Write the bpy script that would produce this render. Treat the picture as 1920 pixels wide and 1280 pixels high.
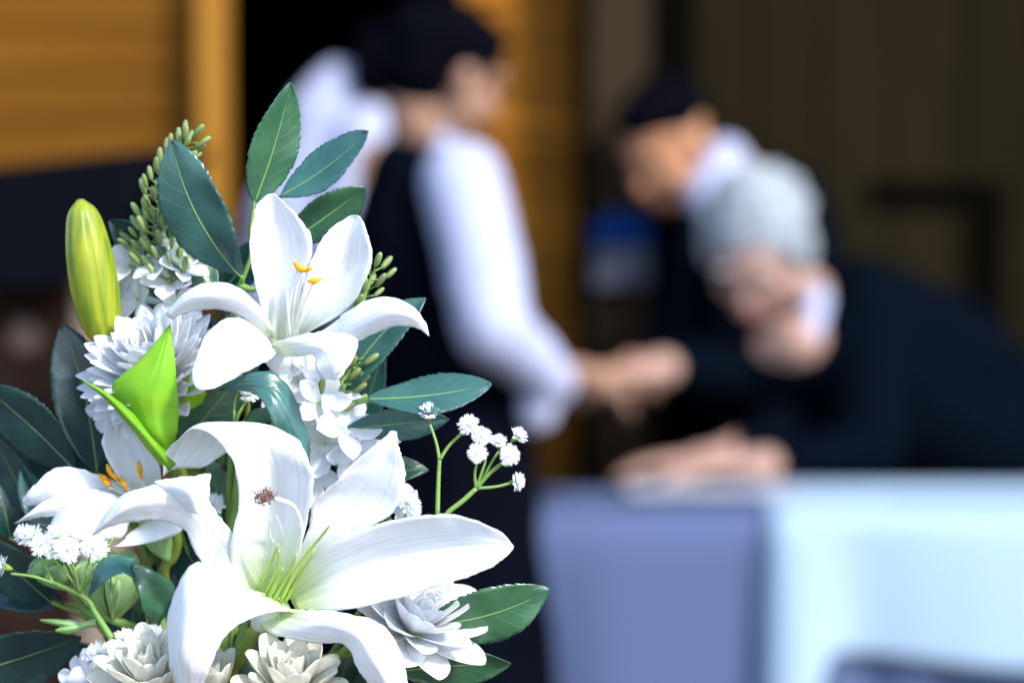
import bpy, bmesh, math, random
from mathutils import Vector, Matrix, noise, Quaternion
random.seed(11)
R = math.radians
for o in list(bpy.data.objects):
    bpy.data.objects.remove(o)
sc = bpy.context.scene
C = sc.collection

# ------------------------------------------------------------------ camera
CAM = Vector((0, 0, 1.27))
PITCH = R(3.8)
FPX = 4533.0                                  # 85 mm on a 36 mm sensor, 1920 px wide
cd = bpy.data.cameras.new('camera'); cam = bpy.data.objects.new('camera', cd); C.objects.link(cam)
cam.location = CAM; cam.rotation_euler = (R(90) - PITCH, 0, 0)
cd.lens = 85; cd.sensor_width = 36; cd.clip_start = .05; cd.clip_end = 500
cd.dof.use_dof = True; cd.dof.focus_distance = 1.118; cd.dof.aperture_fstop = 4.0
cd.dof.aperture_blades = 0
sc.camera = cam
# ------------------------------------------------------------------ world, sun, exposure
SUN = Vector((.52, -.55, .66)).normalized()   # towards the sun
w = bpy.data.worlds.new('World'); sc.world = w; w.use_nodes = True
nt = w.node_tree; bg = nt.nodes['Background']
sky = nt.nodes.new('ShaderNodeTexSky'); sky.sky_type = 'NISHITA'; sky.sun_disc = False
sky.sun_elevation = math.asin(SUN.z); sky.sun_rotation = math.atan2(SUN.x, SUN.y)
sky.ozone_density = 3.0
nt.links.new(sky.outputs[0], bg.inputs[0]); bg.inputs[1].default_value = .15
sd = bpy.data.lights.new('sun', 'SUN'); sd.energy = 2.0; sd.angle = R(7); sd.color = (1, .965, .92)
so = bpy.data.objects.new('sun', sd); C.objects.link(so)
so.rotation_euler = (-SUN).to_track_quat('-Z', 'Y').to_euler()
sc.view_settings.view_transform = 'Standard'; sc.view_settings.look = 'None'
sc.view_settings.exposure = 1.6; sc.view_settings.gamma = 1
sc.view_settings.use_curve_mapping = False
sc.render.engine = 'CYCLES'
sc.cycles.use_denoising = True
sc.cycles.max_bounces = 12; sc.cycles.diffuse_bounces = 8; sc.cycles.transmission_bounces = 8

FW = Vector((0, math.cos(PITCH), -math.sin(PITCH)))
UP = Vector((0, math.sin(PITCH), math.cos(PITCH)))
RT = Vector((1, 0, 0))
def PX(x, y, d):
    """the place seen at photograph pixel (x, y) at distance d along the lens axis"""
    return CAM + FW * d + RT * ((x - 960) / FPX * d) + UP * ((640 - y) / FPX * d)
def DV(r, u, t):
    return (RT * r + UP * u - FW * t).normalized()

# ------------------------------------------------------------------ materials
def mat(name, col, rough=.5, spec=.5, bump=0, bscale=30, stretch=(1, 1, 1), var=0, var_scale=8,
        trans=0, sheen=0, col2=None, coords='Object', coat=0, metallic=0, detail=4, rnd=0):
    m = bpy.data.materials.new(name); m.use_nodes = True
    n = m.node_tree.nodes; l = m.node_tree.links
    b = n['Principled BSDF']; out = n['Material Output']
    b.inputs['Roughness'].default_value = rough
    b.inputs['Specular IOR Level'].default_value = spec
    b.inputs['Metallic'].default_value = metallic
    b.inputs['Sheen Weight'].default_value = sheen
    b.inputs['Coat Weight'].default_value = coat
    b.inputs['Base Color'].default_value = (*col, 1)
    tc = n.new('ShaderNodeTexCoord'); mp = n.new('ShaderNodeMapping'); mp.inputs['Scale'].default_value = stretch
    l.new(tc.outputs[coords], mp.inputs[0])
    csrc = None
    if var or col2:
        nz = n.new('ShaderNodeTexNoise'); nz.inputs['Scale'].default_value = var_scale; nz.inputs['Detail'].default_value = 5
        l.new(mp.outputs[0], nz.inputs[0])
        rp = n.new('ShaderNodeValToRGB'); rp.color_ramp.elements[0].position = .3; rp.color_ramp.elements[1].position = .7
        c2 = col2 or tuple(c * (1 - var) for c in col)
        rp.color_ramp.elements[0].color = (*c2, 1); rp.color_ramp.elements[1].color = (*col, 1)
        l.new(nz.outputs[0], rp.inputs[0]); csrc = rp.outputs[0]
        l.new(csrc, b.inputs['Base Color'])
    if rnd:
        oi = n.new('ShaderNodeObjectInfo'); hs = n.new('ShaderNodeHueSaturation')
        mr = n.new('ShaderNodeMapRange'); mr.inputs['To Min'].default_value = 1 - rnd; mr.inputs['To Max'].default_value = 1 + rnd
        l.new(oi.outputs['Random'], mr.inputs[0]); l.new(mr.outputs[0], hs.inputs['Value'])
        if csrc: l.new(csrc, hs.inputs['Color'])
        else: hs.inputs['Color'].default_value = (*col, 1)
        csrc = hs.outputs[0]; l.new(csrc, b.inputs['Base Color'])
    if bump:
        nb = n.new('ShaderNodeTexNoise'); nb.inputs['Scale'].default_value = bscale; nb.inputs['Detail'].default_value = detail
        l.new(mp.outputs[0], nb.inputs[0])
        bp = n.new('ShaderNodeBump'); bp.inputs['Strength'].default_value = bump; bp.inputs['Distance'].default_value = .001
        l.new(nb.outputs[0], bp.inputs['Height']); l.new(bp.outputs[0], b.inputs['Normal'])
    if trans:
        t = n.new('ShaderNodeBsdfTranslucent'); t.inputs[0].default_value = (*col, 1)
        if csrc: l.new(csrc, t.inputs[0])
        mx = n.new('ShaderNodeMixShader'); mx.inputs[0].default_value = trans
        l.new(b.outputs[0], mx.inputs[1]); l.new(t.outputs[0], mx.inputs[2]); l.new(mx.outputs[0], out.inputs[0])
    return m

def petal_mat(name, col, base_col=None, trans=.3, ribs=26, rough=.5, strength=.35, mix_end=.28):
    """silk petal: fine lengthwise ribs pressed in the cloth, a tinted throat"""
    m = bpy.data.materials.new(name); m.use_nodes = True
    n = m.node_tree.nodes; l = m.node_tree.links
    b = n['Principled BSDF']; out = n['Material Output']
    b.inputs['Roughness'].default_value = rough; b.inputs['Sheen Weight'].default_value = .15
    b.inputs['Specular IOR Level'].default_value = .35
    uv = n.new('ShaderNodeUVMap'); uv.uv_map = 'UV'
    sx = n.new('ShaderNodeSeparateXYZ'); l.new(uv.outputs[0], sx.inputs[0])
    mx = n.new('ShaderNodeMix'); mx.data_type = 'RGBA'
    rp = n.new('ShaderNodeMapRange'); rp.inputs['From Min'].default_value = 0.02; rp.inputs['From Max'].default_value = mix_end
    l.new(sx.outputs['Y'], rp.inputs[0]); l.new(rp.outputs[0], mx.inputs['Factor'])
    mx.inputs['A'].default_value = (*(base_col or col), 1); mx.inputs['B'].default_value = (*col, 1)
    # soft mottling of the cloth
    nz = n.new('ShaderNodeTexNoise'); nz.inputs['Scale'].default_value = 3.5; nz.inputs['Detail'].default_value = 4
    mp0 = n.new('ShaderNodeMapping'); mp0.inputs['Scale'].default_value = (2.2, .9, 1)
    l.new(uv.outputs[0], mp0.inputs[0]); l.new(mp0.outputs[0], nz.inputs[0])
    hs = n.new('ShaderNodeHueSaturation'); mr = n.new('ShaderNodeMapRange')
    mr.inputs['To Min'].default_value = .97; mr.inputs['To Max'].default_value = 1.02
    l.new(nz.outputs[0], mr.inputs[0]); l.new(mr.outputs[0], hs.inputs['Value']); l.new(mx.outputs['Result'], hs.inputs['Color'])
    l.new(hs.outputs[0], b.inputs['Base Color'])
    mp = n.new('ShaderNodeMapping'); mp.inputs['Scale'].default_value = (ribs, 1.6, 1)
    l.new(uv.outputs[0], mp.inputs[0])
    n1 = n.new('ShaderNodeTexNoise'); n1.inputs['Scale'].default_value = 1; n1.inputs['Detail'].default_value = 3
    l.new(mp.outputs[0], n1.inputs[0])
    n2 = n.new('ShaderNodeTexNoise'); n2.inputs['Scale'].default_value = 300; n2.inputs['Detail'].default_value = 2
    tc = n.new('ShaderNodeTexCoord'); l.new(tc.outputs['Object'], n2.inputs[0])
    hs2 = n.new('ShaderNodeHueSaturation'); mr2 = n.new('ShaderNodeMapRange')
    mr2.inputs['From Min'].default_value = .3; mr2.inputs['From Max'].default_value = .6; mr2.inputs['To Min'].default_value = .90; mr2.inputs['To Max'].default_value = 1.0
    l.new(n1.outputs[0], mr2.inputs[0]); l.new(mr2.outputs[0], hs2.inputs['Value']); l.new(hs.outputs[0], hs2.inputs['Color']); l.new(hs2.outputs[0], b.inputs['Base Color'])
    hs = hs2
    b1 = n.new('ShaderNodeBump'); b1.inputs['Strength'].default_value = strength; b1.inputs['Distance'].default_value = .0012
    b2 = n.new('ShaderNodeBump'); b2.inputs['Strength'].default_value = .15; b2.inputs['Distance'].default_value = .0004
    l.new(n1.outputs[0], b1.inputs['Height']); l.new(n2.outputs[0], b2.inputs['Height']); l.new(b1.outputs[0], b2.inputs['Normal'])
    l.new(b2.outputs[0], b.inputs['Normal'])
    t = n.new('ShaderNodeBsdfTranslucent'); l.new(hs.outputs[0], t.inputs[0]); l.new(b1.outputs[0], t.inputs['Normal'])
    ms = n.new('ShaderNodeMixShader'); ms.inputs[0].default_value = trans
    l.new(b.outputs[0], ms.inputs[1]); l.new(t.outputs[0], ms.inputs[2]); l.new(ms.outputs[0], out.inputs[0])
    return m

def leaf_mat(name, col, vein, rough=.38, trans=.12, col2=None, spec=.55):
    """silk leaf: side veins pressed in, mottled dye, satin face"""
    m = bpy.data.materials.new(name); m.use_nodes = True
    n = m.node_tree.nodes; l = m.node_tree.links
    b = n['Principled BSDF']; out = n['Material Output']
    b.inputs['Roughness'].default_value = rough; b.inputs['Specular IOR Level'].default_value = spec
    uv = n.new('ShaderNodeUVMap'); uv.uv_map = 'UV'
    sx = n.new('ShaderNodeSeparateXYZ'); l.new(uv.outputs[0], sx.inputs[0])
    def M(op, a, bb=None):
        k = n.new('ShaderNodeMath'); k.operation = op
        for i, v in enumerate((a, bb)):
            if v is None: continue
            if isinstance(v, (int, float)): k.inputs[i].default_value = v
            else: l.new(v, k.inputs[i])
        return k.outputs[0]
    au = M('ABSOLUTE', M('SUBTRACT', sx.outputs['X'], .5))
    ph = M('MULTIPLY', M('SUBTRACT', sx.outputs['Y'], M('MULTIPLY', au, .45)), 8.5)
    fr = M('ABSOLUTE', M('SUBTRACT', M('FRACT', ph), .5))          # 0 at a vein
    vm = M('SUBTRACT', 1, M('MINIMUM', M('MULTIPLY', fr, 9), 1))
    nz = n.new('ShaderNodeTexNoise'); nz.inputs['Scale'].default_value = 48; nz.inputs['Detail'].default_value = 6
    tc = n.new('ShaderNodeTexCoord'); l.new(tc.outputs['Object'], nz.inputs[0])
    rp = n.new('ShaderNodeValToRGB'); rp.color_ramp.elements[0].position = .35; rp.color_ramp.elements[1].position = .68
    rp.color_ramp.elements[0].color = (*(col2 or [c * .72 for c in col]), 1); rp.color_ramp.elements[1].color = (*col, 1)
    l.new(nz.outputs[0], rp.inputs[0])
    mx = n.new('ShaderNodeMix'); mx.data_type = 'RGBA'; l.new(rp.outputs[0], mx.inputs['A']); mx.inputs['B'].default_value = (*vein, 1)
    l.new(M('MULTIPLY', vm, .035), mx.inputs['Factor'])
    oi = n.new('ShaderNodeObjectInfo'); hs = n.new('ShaderNodeHueSaturation'); mr = n.new('ShaderNodeMapRange')
    mr.inputs['To Min'].default_value = .82; mr.inputs['To Max'].default_value = 1.18
    l.new(oi.outputs['Random'], mr.inputs[0]); l.new(mr.outputs[0], hs.inputs['Value']); l.new(mx.outputs['Result'], hs.inputs['Color'])
    l.new(hs.outputs[0], b.inputs['Base Color'])
    n2 = n.new('ShaderNodeTexNoise'); n2.inputs['Scale'].default_value = 90; n2.inputs['Detail'].default_value = 6
    l.new(tc.outputs['Object'], n2.inputs[0])
    hh = M('SUBTRACT', M('MULTIPLY', n2.outputs[0], .8), M('MULTIPLY', vm, .14))
    bp = n.new('ShaderNodeBump'); bp.inputs['Strength'].default_value = .5; bp.inputs['Distance'].default_value = .0008
    l.new(hh, bp.inputs['Height']); l.new(bp.outputs[0], b.inputs['Normal'])
    t = n.new('ShaderNodeBsdfTranslucent'); l.new(hs.outputs[0], t.inputs[0])
    ms = n.new('ShaderNodeMixShader'); ms.inputs[0].default_value = trans
    l.new(b.outputs[0], ms.inputs[1]); l.new(t.outputs[0], ms.inputs[2]); l.new(ms.outputs[0], out.inputs[0])
    return m

W_ = (.90, .915, .93)
M_petal = petal_mat('lily_petal_silk', W_, (.80, .84, .70), ribs=16, strength=.24, trans=.36)
M_petal2 = petal_mat('large_lily_petal_silk', W_, (.70, .82, .42), ribs=24, strength=.34, trans=.36, mix_end=.2)
M_mum = petal_mat('chrysanthemum_petal_silk', (.90, .91, .92), (.80, .88, .66), trans=.5, ribs=5, strength=.25)
M_mumc = petal_mat('cream_chrysanthemum_silk', (.88, .87, .79), (.6, .72, .4), trans=.45, ribs=5, strength=.25)
M_flor = petal_mat('small_blossom_silk', (.90, .915, .93), (.80, .88, .72), trans=.5, ribs=6, strength=.2)
M_gyp = mat('gypsophila_white', (.90, .91, .92), .7, .3, trans=.45)
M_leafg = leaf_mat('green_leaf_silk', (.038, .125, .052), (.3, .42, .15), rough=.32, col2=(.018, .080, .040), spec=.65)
M_leaft = leaf_mat('sky_gloss_leaf_silk', (.042, .138, .112), (.28, .42, .2), rough=.30, col2=(.022, .085, .080), spec=.7)  # bluish gloss of the sky put into the base colour as teal
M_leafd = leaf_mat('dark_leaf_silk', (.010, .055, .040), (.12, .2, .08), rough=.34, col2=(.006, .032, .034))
M_lime = leaf_mat('lime_leaf_silk', (.30, .56, .03), (.25, .5, .04), rough=.55, trans=.3, spec=.3, col2=(.19, .47, .02))
M_stem = mat('pale_green_stem', (.20, .36, .07), .45, .5, bump=.3, bscale=200, var=.35, var_scale=60, trans=.05)
M_stemy = mat('olive_stem', (.23, .31, .045), .5, .4, bump=.3, bscale=150, var=.4, var_scale=40)
M_rib = mat('yellow_green_midrib', (.20, .33, .09), .45, .5, bump=.3, bscale=300)
M_ribd = mat('dull_green_midrib', (.13, .2, .07), .5, .4)
M_anther = mat('orange_anther', (.86, .38, .01), .7, .2, bump=.8, bscale=900, var=.3, var_scale=400)
M_fil = mat('white_filament', (.82, .85, .80), .4, .5, trans=.2)
M_filg = mat('yellow_green_filament', (.42, .60, .12), .4, .5, trans=.2)
M_stig = mat('brown_stigma', (.11, .045, .035), .7, .3, bump=1, bscale=900, col2=(.28, .15, .11), var_scale=500)
M_seed = mat('green_seed_bead', (.15, .24, .085), .4, .5, bump=.3, bscale=300, col2=(.20, .25, .06), var_scale=90, rnd=.2)
M_bud = None
M_palegreen = petal_mat('pale_green_bud_silk', (.42, .66, .30), (.30, .52, .12), trans=.3, ribs=8, strength=.3, mix_end=.6)
def drop_mat():
    m = bpy.data.materials.new('water_drop'); m.use_nodes = True
    b = m.node_tree.nodes['Principled BSDF']
    n = m.node_tree.nodes; l = m.node_tree.links; n.remove(b)
    tr = n.new('ShaderNodeBsdfTransparent'); tr.inputs[0].default_value = (.995, .997, 1, 1)
    gl = n.new('ShaderNodeBsdfGlossy'); gl.inputs['Roughness'].default_value = .05
    fr = n.new('ShaderNodeFresnel'); fr.inputs[0].default_value = 1.22
    ms = n.new('ShaderNodeMixShader'); l.new(fr.outputs[0], ms.inputs[0]); l.new(tr.outputs[0], ms.inputs[1]); l.new(gl.outputs[0], ms.inputs[2])
    l.new(ms.outputs[0], n['Material Output'].inputs[0])
    return m
M_drop = drop_mat()

# ------------------------------------------------------------------ object helpers
def link(name, me, m=None, parent=None):
    o = bpy.data.objects.new(name, me); C.objects.link(o)
    if m is not None: me.materials.append(m)
    if parent is not None: o.parent = parent
    return o
def thing(name, label, cat, loc, group=None, parent=None):
    o = bpy.data.objects.new(name, None); C.objects.link(o); o.location = loc
    o.empty_display_size = .01
    o['label'] = label; o['category'] = cat
    if group: o['group'] = group
    return o
def tag(o, label, cat, group=None):
    o['label'] = label; o['category'] = cat
    if group: o['group'] = group
    return o
def base_of(o):
    v = Vector((0, 0, 0))
    while o is not None:
        v = v + Vector(o.location); o = o.parent
    return v
def mesh(name, verts, faces, m, parent=None, uvs=None, smooth=True, solid=0, subsurf=0):
    off = base_of(parent)
    me = bpy.data.meshes.new(name); me.from_pydata([tuple(Vector(v) - off) for v in verts], [], faces)
    if uvs is not None:
        lay = me.uv_layers.new(name='UV')
        for lp in me.loops: lay.data[lp.index].uv = uvs[lp.vertex_index]
    if smooth: me.polygons.foreach_set('use_smooth', [True] * len(me.polygons))
    me.validate()
    o = link(name, me, m, parent)
    if solid:
        md = o.modifiers.new('thickness', 'SOLIDIFY'); md.thickness = solid; md.offset = 0
    if subsurf:
        md = o.modifiers.new('smooth', 'SUBSURF'); md.levels = md.render_levels = subsurf
    return o
def catmull(P, t):
    n = len(P) - 1
    if n == 0: return P[0]
    f = min(max(t, 0), 1) * n; i = min(int(f), n - 1); u = f - i
    p1, p2 = P[i], P[i + 1]
    p0 = P[i - 1] if i > 0 else p1 * 2 - p2
    p3 = P[i + 2] if i + 2 <= n else p2 * 2 - p1
    return .5 * ((2 * p1) + (p2 - p0) * u + (2 * p0 - 5 * p1 + 4 * p2 - p3) * u * u + (3 * p1 - p0 - 3 * p2 + p3) * u ** 3)
def catlen(P, n):
    return [catmull(P, i / (n - 1)) for i in range(n)]
def patch_data(net, nu, nv, ruffle=0, seed=0, rfreq=60, grooves=0, fray=0):
    """surface through a net of rows (along the petal) of points (across it)"""
    rails = list(zip(*net))
    rl = [[catmull(list(r), j / (nv - 1)) for j in range(nv)] for r in rails]
    V = []; UV = []
    for j in range(nv):
        row = [r[j] for r in rl]
        for i in range(nu):
            u = i / (nu - 1)
            V.append(catmull(row, u)); UV.append((u, j / (nv - 1)))
    F = []
    for j in range(nv - 1):
        for i in range(nu - 1):
            a = j * nu + i; F.append((a, a + 1, a + nu + 1, a + nu))
    N = []
    for j in range(nv):
        for i in range(nu):
            a = V[j * nu + min(i + 1, nu - 1)] - V[j * nu + max(i - 1, 0)]
            b = V[min(j + 1, nv - 1) * nu + i] - V[max(j - 1, 0) * nu + i]
            c = a.cross(b); N.append(c.normalized() if c.length > 1e-12 else -FW)
    out = []
    for k, v in enumerate(V):
        u, t = UV[k]; e = abs(2 * u - 1)
        d = Vector((0, 0, 0))
        if ruffle:
            nn = noise.noise(v * rfreq + Vector((seed * 7.3, 0, 0)))
            n2 = noise.noise(v * rfreq * 3.1 + Vector((seed * 3.3, 5, 0)))
            d += N[k] * ruffle * (nn + .4 * n2) * (.25 + e ** 2) * min(1, t * 4)
        if grooves:
            d -= N[k] * grooves * math.exp(-(u - .5) ** 2 / .0022) * (1 - t * .7)
            d -= N[k] * grooves * .5 * math.exp(-(abs(u - .5) - .2) ** 2 / .0016) * (1 - t) 
        if fray and e > .999 and 0 < t < 1:
            side = 1 if u > .5 else -1
            a = V[k] - V[k - side]
            if a.length > 1e-9: d += a.normalized() * fray * noise.noise(v * 1300)
        out.append(v + d)
    return out, F, UV, N
def join(parts):
    V = []; F = []; U = []
    for p in parts:
        o = len(V); V += p[0]; F += [tuple(i + o for i in f) for f in p[1]]; U += p[2]
    return V, F, U
PET_STORE = {}
def petal(parent, nets, D, m=M_petal, nu=15, nv=34, ruffle=.0011, rfreq=75, solid=.00025, drops=0, name='petal', grooves=.0006, fray=.0008, label=None):
    """nets: rows of (x px, y px, depth offset mm)"""
    if not isinstance(nets[0][0][0], (tuple, list)): nets = [nets]
    ps = []
    for net in nets:
        rows = [[PX(x, y, D + z / 1000) for (x, y, z) in r] for r in net]
        q_ = patch_data(rows, nu, nv, ruffle, random.random() * 9, rfreq, grooves if not ps else 0, fray)
        if ps: q_ = (q_[0], q_[1], [(a_, .5 + .5 * b_) for a_, b_ in q_[2]], q_[3])
        ps.append(q_)
    V, F, U = join(ps)
    o = mesh(name, V, F, m, parent, U, solid=solid)
    if label: o['label'] = label
    if drops:
        P, Fd = [], []
        p = ps[0]
        for _ in range(drops):
            k = random.randrange(nu * 3, len(p[0]) - nu)
            n = p[3][k]; c = p[0][k]
            if n.dot(FW) > 0: n = -n
            if abs(n.dot(FW)) < .25: continue
            r = random.choice((.0005, .0006, .0008, .0011))
            add_ball(P, Fd, c + n * (.0002 + r * .25), r, n)
        if P:
            q = mesh('water_drops', P, Fd, M_drop, o); q['kind'] = 'stuff'
    return o
def add_ball(P, F, c, r, n, nr=8, ns=5, flat=.55):
    q = n.to_track_quat('Z', 'Y'); o = len(P)
    for j in range(ns + 1):
        a = math.pi * j / ns
        for i in range(nr):
            b = 2 * math.pi * i / nr
            P.append(c + q @ Vector((math.sin(a) * math.cos(b) * r, math.sin(a) * math.sin(b) * r * .9, math.cos(a) * r * flat)))
    for j in range(ns):
        for i in range(nr):
            F.append((o + j * nr + i, o + (j + 1) * nr + i, o + (j + 1) * nr + (i + 1) % nr, o + j * nr + (i + 1) % nr))
def tube_data(P, rads, ns=8, n=None):
    n = n or max(2, len(P) * 4)
    pts = catlen(P, n); rr = [catmull([Vector((r, 0, 0)) for r in rads], i / (n - 1)).x for i in range(n)]
    V = []; F = []; U = []
    t0 = (pts[1] - pts[0]).normalized(); ref = t0.orthogonal()
    for i, p in enumerate(pts):
        t = (pts[min(i + 1, n - 1)] - pts[max(i - 1, 0)]).normalized()
        ref = (ref - t * ref.dot(t)).normalized(); b = t.cross(ref)
        for k in range(ns):
            a = 2 * math.pi * k / ns
            V.append(p + (ref * math.cos(a) + b * math.sin(a)) * max(rr[i], 1e-5)); U.append((k / ns, i / (n - 1)))
    for i in range(n - 1):
        for k in range(ns):
            a = i * ns + k; b2 = i * ns + (k + 1) % ns
            F.append((a, b2, b2 + ns, a + ns))
    F.append(tuple(range(ns - 1, -1, -1))); F.append(tuple((n - 1) * ns + k for k in range(ns)))
    return V, F, U
def tube(name, P, rads, m, parent, ns=8, n=None):
    V, F, U = tube_data(P, rads, ns, n)
    return mesh(name, V, F, m, parent, U)
def tubes(name, lst, m, parent, ns=8):
    return mesh(name, *join([tube_data(P, r, ns) for P, r in lst])[:2], m, parent)
def pp(D, *pts):
    """pixel path -> points; each (x, y[, mm])"""
    return [PX(p[0], p[1], D + (p[2] if len(p) > 2 else 0) / 1000) for p in pts]

def leaf(parent, base, tip, width, D, m=M_leafg, bend=0, roll=0, arch=0, fold=.12, z0=0, z1=0, curl=0, serr=.055, nteeth=17,
         wmax=.45, rib=True, ribmat=M_rib, name='leaf', pointy=1., stalk=None, label=None, wave=.0026):
    """toothed leaf from base px to tip px; width px; roll turns it about its own axis"""
    A = PX(*base, D + z0 / 1000); B = PX(*tip, D + z1 / 1000)
    ax = (B - A); L = ax.length; ax.normalize()
    serr *= .8
    side0 = ax.cross(-FW).normalized(); q = Quaternion(ax, R(roll)); side = q @ side0; nrm = side.cross(ax).normalized()
    if nrm.dot(FW) > 0: nrm = -nrm
    W = width / FPX * D / 2; nv = 70; rails = (-1, -.82, -.62, -.36, -.12, 0, .12, .36, .62, .82, 1)
    V = []; U = []; cen = []
    sd_ = random.random() * 50; tw = R(random.uniform(-28, 28)); aw = random.uniform(-.004, .005); side_b, nrm_b = side, nrm
    a = wmax / (1 - wmax) * pointy
    pk = (wmax ** a) * (1 - wmax) ** pointy
    for j in range(nv):
        t = j / (nv - 1)
        qt = Quaternion(ax, tw * (t - .4)); side = qt @ side_b; nrm = qt @ nrm_b
        c = A + ax * (L * t) + nrm_b * aw * 4 * t * (1 - t) + side * (bend / FPX * D * 4 * t * (1 - t)) + nrm * (arch / 1000 * 4 * t * (1 - t) - curl / 1000 * t ** 3)
        cen.append(c)
        w_ = (max(t, 0) ** a * max(1 - t, 0) ** pointy / pk) ** .82
        tw_ = t + .012 * math.sin(t * 31 + sd_); tooth = 1 - serr * (1.1 + noise.noise(Vector((math.floor(tw_ * nteeth) * 3.7, sd_, 0)))) * 1.5 * ((tw_ * nteeth) % 1) if .06 < t < .97 else 1
        for r in rails:
            rr = r * (tooth if abs(r) == 1 else 1)
            h = abs(r) * fold * W * w_ + wave * noise.noise(c * 55 + Vector((sd_, r * 1.2, 0))) * abs(r)
            h2 = (.00028 * math.sin((t - abs(r) * .22) * 8.5 * 2 * math.pi)) * min(1, abs(r) * 2) * w_ * (1 - abs(r) * .6)
            V.append(c + side * (W * w_ * rr) + nrm * (h + h2)); U.append((r / 2 + .5, t))
    k = len(rails); F = [(j * k + i, j * k + i + 1, (j + 1) * k + i + 1, (j + 1) * k + i) for j in range(nv - 1) for i in range(k - 1)]
    o = mesh(name, V, F, m, parent, U, solid=.0005)
    if label: o['label'] = label
    if rib:
        pr = [cen[i] + nrm * .0001 for i in range(0, 67, 6)]
        r0 = max(.0004, W * .030)
        V2, F2, U2 = tube_data(pr, [r0, r0 * .8, r0 * .3], 6, 24)
        mesh('midrib', V2, F2, ribmat, o)
    if stalk: 
        tube('leaf_stalk', [PX(*stalk[0], D + stalk[0][2] / 1000) if False else s for s in stalk], [.001, .0009], M_stem, o)
    return o

def unit_mesh(name, V, F, m, U=None):
    me = bpy.data.meshes.new(name); me.from_pydata([tuple(v) for v in V], [], F)
    if U:
        lay = me.uv_layers.new(name='UV')
        for lp in me.loops: lay.data[lp.index].uv = U[lp.vertex_index]
    me.polygons.foreach_set('use_smooth', [True] * len(me.polygons)); me.materials.append(m); me.update()
    return me
def unit_petal(name, m, wid=.3, cup=.12, curl=.15, pointy=.5, nu=6, nv=10, thick=.012, notch=0):
    """a petal of length 1 along +X, face up +Z, closed thin shell"""
    V = []; U = []
    for sgn in (1, -1):
        for j in range(nv):
            t = 1 - (1 - j / (nv - 1)) ** 1.7
            ww = wid * (max(math.sin(math.pi * min(1, (t * .93 + .07)) ** 1.0), 0) ** .6) * (.35 + .65 * min(1, t * 2.2))
            ww = wid * (.22 + .78 * math.sin(min(1, t / .6) * math.pi / 2)) * (max(0, 1 - max(0, (t - .6) / .4) ** 2) ** (pointy))
            for i in range(nu):
                u = i / (nu - 1) * 2 - 1
                x = t - notch * (1 - abs(u)) * (t ** 8)
                z = cup * ww * (u * u) * 2 + curl * t * t - .02 * math.exp(-u * u * 25) * min(1, ww / wid)
                V.append(Vector((x, u * ww, z + sgn * thick * (1 - .7 * abs(u)) * .5))); U.append((u / 2 + .5, t))
    F = []; n = nu * nv
    for s in (0, 1):
        for j in range(nv - 1):
            for i in range(nu - 1):
                a = s * n + j * nu + i; f = (a, a + 1, a + nu + 1, a + nu)
                F.append(f if s == 0 else f[::-1])
    for j in range(nv - 1):
        for i, rev in ((0, 0), (nu - 1, 1)):
            a = j * nu + i; b = a + nu; f = (a, b, b + n, a + n); F.append(f[::-1] if rev else f)
    for i in range(nu - 1):
        a = (nv - 1) * nu + i; F.append((a, a + 1, a + 1 + n, a + n))
    return unit_mesh(name, V, F, m, U)
def place(name, me, parent, loc, xdir, zdir, s, sy=None):
    """child that puts unit mesh with its X along xdir and Z near zdir"""
    x = xdir.normalized(); y = zdir.cross(x)
    if y.length < 1e-6: y = x.orthogonal()
    y.normalize(); z = x.cross(y)
    sy = sy or s
    o = bpy.data.objects.new(name, me); C.objects.link(o); o.parent = parent
    off = base_of(parent) if parent else Vector((0, 0, 0))
    Mx = Matrix((( x.x * s, y.x * sy, z.x * s, 0), (x.y * s, y.y * sy, z.y * s, 0), (x.z * s, y.z * sy, z.z * s, 0), (0, 0, 0, 1)))
    Mx.translation = loc - off
    o.matrix_local = Mx
    return o
def blob_petal_ring(root, me, c, axis, n, ang, length, jit=.08, wscale=1, phase=0, lift=0, name='petal'):
    """n petals leaving c at angle ang from the axis"""
    a = axis.normalized(); e1 = a.orthogonal().normalized(); e2 = a.cross(e1)
    for i in range(n):
        p = 2 * math.pi * (i + phase) / n + random.uniform(-jit, jit)
        th = R(ang) + random.uniform(-jit, jit)
        rad = e1 * math.cos(p) + e2 * math.sin(p)
        d = a * math.cos(th) + rad * math.sin(th)
        up = a * math.sin(th) - rad * math.cos(th)
        s = length * random.uniform(.92, 1.07)
        place(name, me, root, c + a * lift + d * .0008, d, up, s, s * wscale * random.uniform(.9, 1.1))

# ================================================================== THE SETTING
def grid_plane(name, x0, x1, y0, y1, z, m, n=2):
    V = []; F = []
    for j in range(n):
        for i in range(n): V.append(Vector((x0 + (x1 - x0) * i / (n - 1), y0 + (y1 - y0) * j / (n - 1), z)))
    for j in range(n - 1):
        for i in range(n - 1): a = j * n + i; F.append((a, a + 1, a + n + 1, a + n))
    return mesh(name, V, F, m, smooth=False)
def box_data(c, s, rot=None, bev=0):
    bm = bmesh.new(); bmesh.ops.create_cube(bm, size=1)
    bmesh.ops.scale(bm, vec=s, verts=bm.verts)
    if bev: bmesh.ops.bevel(bm, geom=bm.edges[:], offset=bev, segments=2, affect='EDGES', profile=.5)
    if rot is not None: bmesh.ops.rotate(bm, matrix=rot, verts=bm.verts, cent=(0, 0, 0))
    V = [v.co + Vector(c) for v in bm.verts]; bm.verts.index_update()
    F = [tuple(v.index for v in f.verts) for f in bm.faces]; bm.free()
    return V, F, [(0, 0)] * len(V)
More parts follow.
